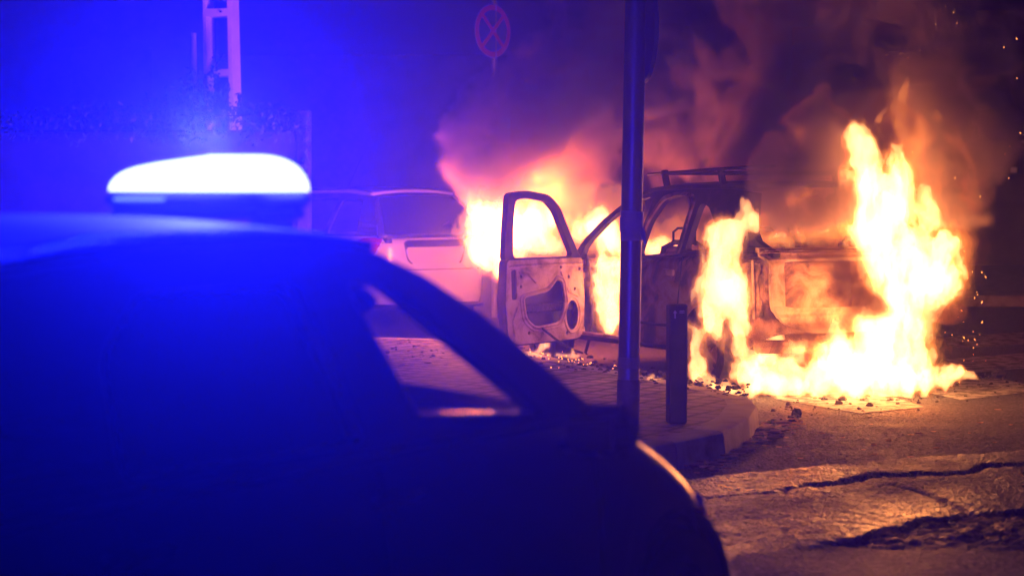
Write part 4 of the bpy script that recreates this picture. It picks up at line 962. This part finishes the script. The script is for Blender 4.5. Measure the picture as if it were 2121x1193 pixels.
# small ones
e6 = flame('fire', 'low licking flames on the ground under the open door', [
    cap((1075, 737), 9, (1140, 738), 11, 18.05), cap((1110, 730), 12, (1130, 718), 12, 18.1), cap((1160, 740), 9, (1205, 740), 10, 18.0), cap((1190, 732), 8, (1188, 722), 5, 18.0), cap((1130, 712), 9, (1128, 706), 6, 18.2)],
    h=.012, warp=.03, fine=.025, amp=.6, lv=(.1, .28, .5), seed=21)
fire_light(at(1140, 728, 18.4), 14, e6, .05)
e7 = flame('fire', 'small patch of flame between the taped post and the bollard', [
    cap((1330, 786), 6, (1375, 786), 7, 15.95), cap((1352, 780), 8, (1358, 774), 6, 15.95)], h=.009, warp=.02, fine=.02, amp=.6, lv=(.1, .28, .5), seed=23)
fire_light(at(1352, 776, 16.7), 5, e7, .03)
e8 = flame('fire', 'tiny flames left of the taped post on the pavement edge', [cap((1225, 790), 3.5, (1262, 792), 4, 15.8), cap((1246, 786), 4, (1246, 784), 3, 15.8)], h=.008, warp=.015, fine=.015, amp=.6, lv=(.1, .28, .5), seed=25)
for lab, cp_, sd_ in (('small red tongue of flame torn off highest above the blaze', cap((1866, 205), 15, (1878, 176), 9, 16.6), 27),
        ('loose wisp of flame floating right of the topmost tongue', cap((1942, 262), 16, (1936, 246), 10, 16.6), 28),
        ('thin flame wisp just above the tip of the tallest blaze', cap((1820, 250), 12, (1835, 225), 7, 16.6), 29),
        ('narrow loose flame at the upper right edge of the blaze', cap((1950, 330), 12, (1952, 350), 15, 16.5), 30)):
    flame('fire', lab, [cp_], h=.011, warp=.05, fine=.03, amp=.3, lv=(.1, .38, None), seed=sd_, zs=.4)
e10 = flame('fire', 'low fire glowing on the rear shelf behind the missing back window', [
    cap((1600, 490), 26, (1760, 480), 34, 17.4), cap((1560, 500), 22, (1640, 500), 18, 17.3), cap((1690, 470), 20, (1700, 440), 12, 17.4), cap((1640, 490), 16, (1650, 460), 10, 17.4)], h=.018, warp=.07, fine=.04, amp=.6, lv=(.1, .34, .9), seed=31)
fire_light(at(1650, 480, 17.4), 120, e10, .15)
spk = MB(); random.seed(9)
for _ in range(60):
    t = random.random()
    px, py = (random.gauss(2010, 22), random.uniform(560, 800)) if t < .5 else (random.uniform(1750, 2115), random.uniform(10, 420))
    p = at(px, py, random.uniform(15.3, 17)); s_ = random.uniform(.001, .0026); spk.box(p, (s_, s_, s_*random.uniform(1.5, 7)), rot=Matrix.Rotation(random.uniform(-1, 1), 3, 'Y'))
for _ in range(60):
    px = random.uniform(1040, 1300); p = gr(px, 728+(px-1050)*.165+random.gauss(0, 8), ZS); s_ = random.uniform(.002, .006); spk.box((p.x, p.y, ZS+.01), (s_, s_, s_))
tag(spk.build('sparks', emit('ember', (1, .3, .05), 12), smooth=False), 'glowing sparks and embers flying off the fire', None, None, 'stuff')

# ================================================================== SMOKE
def smoke(name, label, caps, h, dens, col, lo, hi, warp=.35, seed=40, amp=.9, iso=.1, soft=.35, aniso=.2, emission=None):
    """billowing body of smoke: density on a voxel grid, made by a volume node from the values stored on its points"""
    ax, (X, Y, Z) = axes(lo, hi, h); nx, ny, nz = X.shape
    w1 = [fbm(X*.9, Y*.9, Z*.9, 2, seed+k*5)-.5 for k in range(3)]; w2 = [fbm(X*3, Y*3, Z*3, 2, seed+30+k*5)-.5 for k in range(3)]
    Xw, Yw, Zw = [a+2*warp*p+warp*.8*q for a, p, q in zip((X, Y, Z), w1, w2)]
    f = blobs(Xw, Yw, Zw, caps)
    puff = fbm(Xw*2.1, Yw*2.1, Zw*2.1, 5, seed+60, .6)
    b1 = 1-np.abs(2*fbm(Xw*2.6, Yw*2.6, Zw*2.6, 2, seed+20)-1); b2 = 1-np.abs(2*fbm(Xw*6, Yw*6, Zw*6, 3, seed+25)-1)
    f = f+amp*(1.7*(puff-.5)+.9*(b1-.78)+.45*(b2-.78))
    d = np.clip((f-iso)/soft, 0, 1); d = (d*d*(3-2*d)*(.55+.9*fbm(Xw*2.2, Yw*2.2, Zw*2.2, 3, seed+90)**1.5)).astype(np.float32)
    for k in range(3):
        sl = [slice(None)]*3; sl[k] = 0; d[tuple(sl)] = 0; sl[k] = -1; d[tuple(sl)] = 0
    me = bpy.data.meshes.new(name); me.vertices.add(d.size)
    co = np.stack([X, Y, Z], -1).reshape(-1, 3); me.vertices.foreach_set('co', co.astype(np.float32).ravel())
    at_ = me.attributes.new('smoke', 'FLOAT', 'POINT'); at_.data.foreach_set('value', d.ravel())
    m = bpy.data.materials.new(name); m.use_nodes = True; t = m.node_tree; t.nodes.clear(); o_ = t.nodes.new('ShaderNodeOutputMaterial')
    pv = t.nodes.new('ShaderNodeVolumePrincipled'); pv.inputs['Color'].default_value = (*col, 1); pv.inputs['Density'].default_value = dens; pv.inputs['Anisotropy'].default_value = aniso
    pv.inputs['Density Attribute'].default_value = 'density'; t.links.new(pv.outputs[0], o_.inputs['Volume'])
    me.materials.append(m); ob = bpy.data.objects.new(name, me); C.objects.link(ob)
    g = bpy.data.node_groups.new(name, 'GeometryNodeTree'); g.interface.new_socket('Geometry', in_out='INPUT', socket_type='NodeSocketGeometry'); g.interface.new_socket('Geometry', in_out='OUTPUT', socket_type='NodeSocketGeometry')
    n = g.nodes; gi, go = n.new('NodeGroupInput'), n.new('NodeGroupOutput')
    vc = n.new('GeometryNodeVolumeCube'); vc.inputs['Min'].default_value = tuple(co.min(0)); vc.inputs['Max'].default_value = tuple(co.max(0))
    for k, q in zip('XYZ', (nx, ny, nz)): vc.inputs['Resolution '+k].default_value = q
    po = n.new('GeometryNodeInputPosition'); sub = n.new('ShaderNodeVectorMath'); sub.operation = 'SUBTRACT'; g.links.new(po.outputs[0], sub.inputs[0]); sub.inputs[1].default_value = tuple(co.min(0))
    dv = n.new('ShaderNodeVectorMath'); dv.operation = 'SCALE'; g.links.new(sub.outputs[0], dv.inputs[0]); dv.inputs[3].default_value = 1/h
    sx = n.new('ShaderNodeSeparateXYZ'); g.links.new(dv.outputs[0], sx.inputs[0])
    def mth(op, a, b=None):
        q = n.new('ShaderNodeMath'); q.operation = op
        for i, v_ in enumerate((a, b)):
            if v_ is None: continue
            if hasattr(v_, 'is_linked'): g.links.new(v_, q.inputs[i])
            else: q.inputs[i].default_value = v_
        return q.outputs[0]
    ix, iy, iz = [mth('ROUND', sx.outputs[k]) for k in range(3)]
    f2i = lambda s_: (lambda q: (setattr(q, 'rounding_mode', 'ROUND'), g.links.new(s_, q.inputs[0]), q.outputs[0])[-1])(n.new('FunctionNodeFloatToInt'))
    ii = [f2i(k) for k in (ix, iy, iz)]
    def im(op, a, b):
        q = n.new('FunctionNodeIntegerMath'); q.operation = op
        for i, v_ in enumerate((a, b)):
            if hasattr(v_, 'is_linked'): g.links.new(v_, q.inputs[i])
            else: q.inputs[i].default_value = v_
        return q.outputs[0]
    idx = im('ADD', im('MULTIPLY', im('ADD', im('MULTIPLY', ii[0], ny), ii[1]), nz), ii[2])
    na = n.new('GeometryNodeInputNamedAttribute'); na.data_type = 'FLOAT'; na.inputs[0].default_value = 'smoke'
    si = n.new('GeometryNodeSampleIndex'); si.data_type = 'FLOAT'; si.clamp = True; g.links.new(gi.outputs[0], si.inputs[0]); g.links.new(na.outputs[0], si.inputs['Value']); g.links.new(idx, si.inputs['Index'])
    g.links.new(si.outputs[0], vc.inputs['Density'])
    sm = n.new('GeometryNodeSetMaterial'); sm.inputs['Material'].default_value = m; g.links.new(vc.outputs[0], sm.inputs[0]); g.links.new(sm.outputs[0], go.inputs[0])
    md = ob.modifiers.new('fill', 'NODES'); md.node_group = g
    return tag(ob, label, None, None, 'stuff')
lo = (-1.2, 16.8, .7); hi = (5.6, 21.6, 4.6)
smoke('smoke', 'thick smoke billowing over the burning car and drifting left', [
    cap((985, 345), 46, (985, 250), 84, 20.4), cap((985, 250), 84, (1130, 170), 105, 20.4), cap((1080, 320), 100, (1190, 200), 130, 19.9), cap((1200, 200), 150, (1300, 40), 170, 20.0),
    cap((1400, 230), 120, (1480, 120), 150, 19.6), cap((1560, 380), 120, (1600, 200), 160, 18.4), cap((1700, 330), 120, (1800, 150), 170, 18.2), cap((1950, 330), 80, (2000, 250), 70, 17.8), cap((2000, 420), 45, (2010, 300), 60, 17.6),
    cap((1700, 60), 190, (1900, 60), 160, 18.4), cap((1050, 380), 60, (1200, 380), 60, 20.2), cap((1330, 120), 140, (1300, 20), 150, 20)],
    .03, 7.0, (.72, .52, .58), lo, hi, warp=.22, soft=.32, aniso=0, amp=.95, iso=-.02)
smoke('smoke', 'brown smoke curling over the rear window opening and roof end', [
    cap((1600, 450), 50, (1720, 430), 70, 16.2), cap((1620, 360), 60, (1700, 330), 80, 16.4), cap((1760, 300), 60, (1700, 220), 80, 16.8), cap((1560, 410), 30, (1620, 300), 50, 16.3), cap((1950, 330), 60, (1990, 440), 60, 16.3), cap((1960, 250), 60, (1900, 160), 70, 16.6)],
    .026, 8.5, (.6, .42, .36), (1.3, 15.5, 1.0), (3.9, 17.6, 2.75), warp=.14, seed=140, amp=.8, soft=.35, aniso=0)
smoke('smoke', 'dark puff of smoke rolling across the glowing tailgate', [
    cap((1745, 590), 62, (1800, 640), 46, 15.75), cap((1690, 545), 40, (1770, 570), 54, 15.8), cap((1800, 640), 26, (1840, 650), 22, 15.6), cap((1640, 700), 40, (1740, 690), 40, 15.9), cap((1560, 700), 24, (1640, 740), 24, 15.9), cap((1950, 650), 20, (1990, 640), 20, 15.7)],
    .025, 10, (.22, .10, .06), (1.4, 15.3, .3), (3.4, 16.4, 1.6), warp=.10, seed=55, amp=.7, soft=.5)

# ================================================================== HAZE
hz = bpy.data.materials.new('haze'); hz.use_nodes = True; t = hz.node_tree; t.nodes.clear(); o_ = t.nodes.new('ShaderNodeOutputMaterial')
pv = t.nodes.new('ShaderNodeVolumePrincipled'); pv.inputs['Color'].default_value = (.85, .88, .95, 1); pv.inputs['Density'].default_value = .003; pv.inputs['Anisotropy'].default_value = .86
t.links.new(pv.outputs[0], o_.inputs['Volume']); hz.cycles.homogeneous_volume = True
tag(MB().box((0, 75, 5), (185, 180, 12.5)).build('haze', hz, smooth=False), 'thin night air lit by the beacon and the fire', None, None, 'stuff')
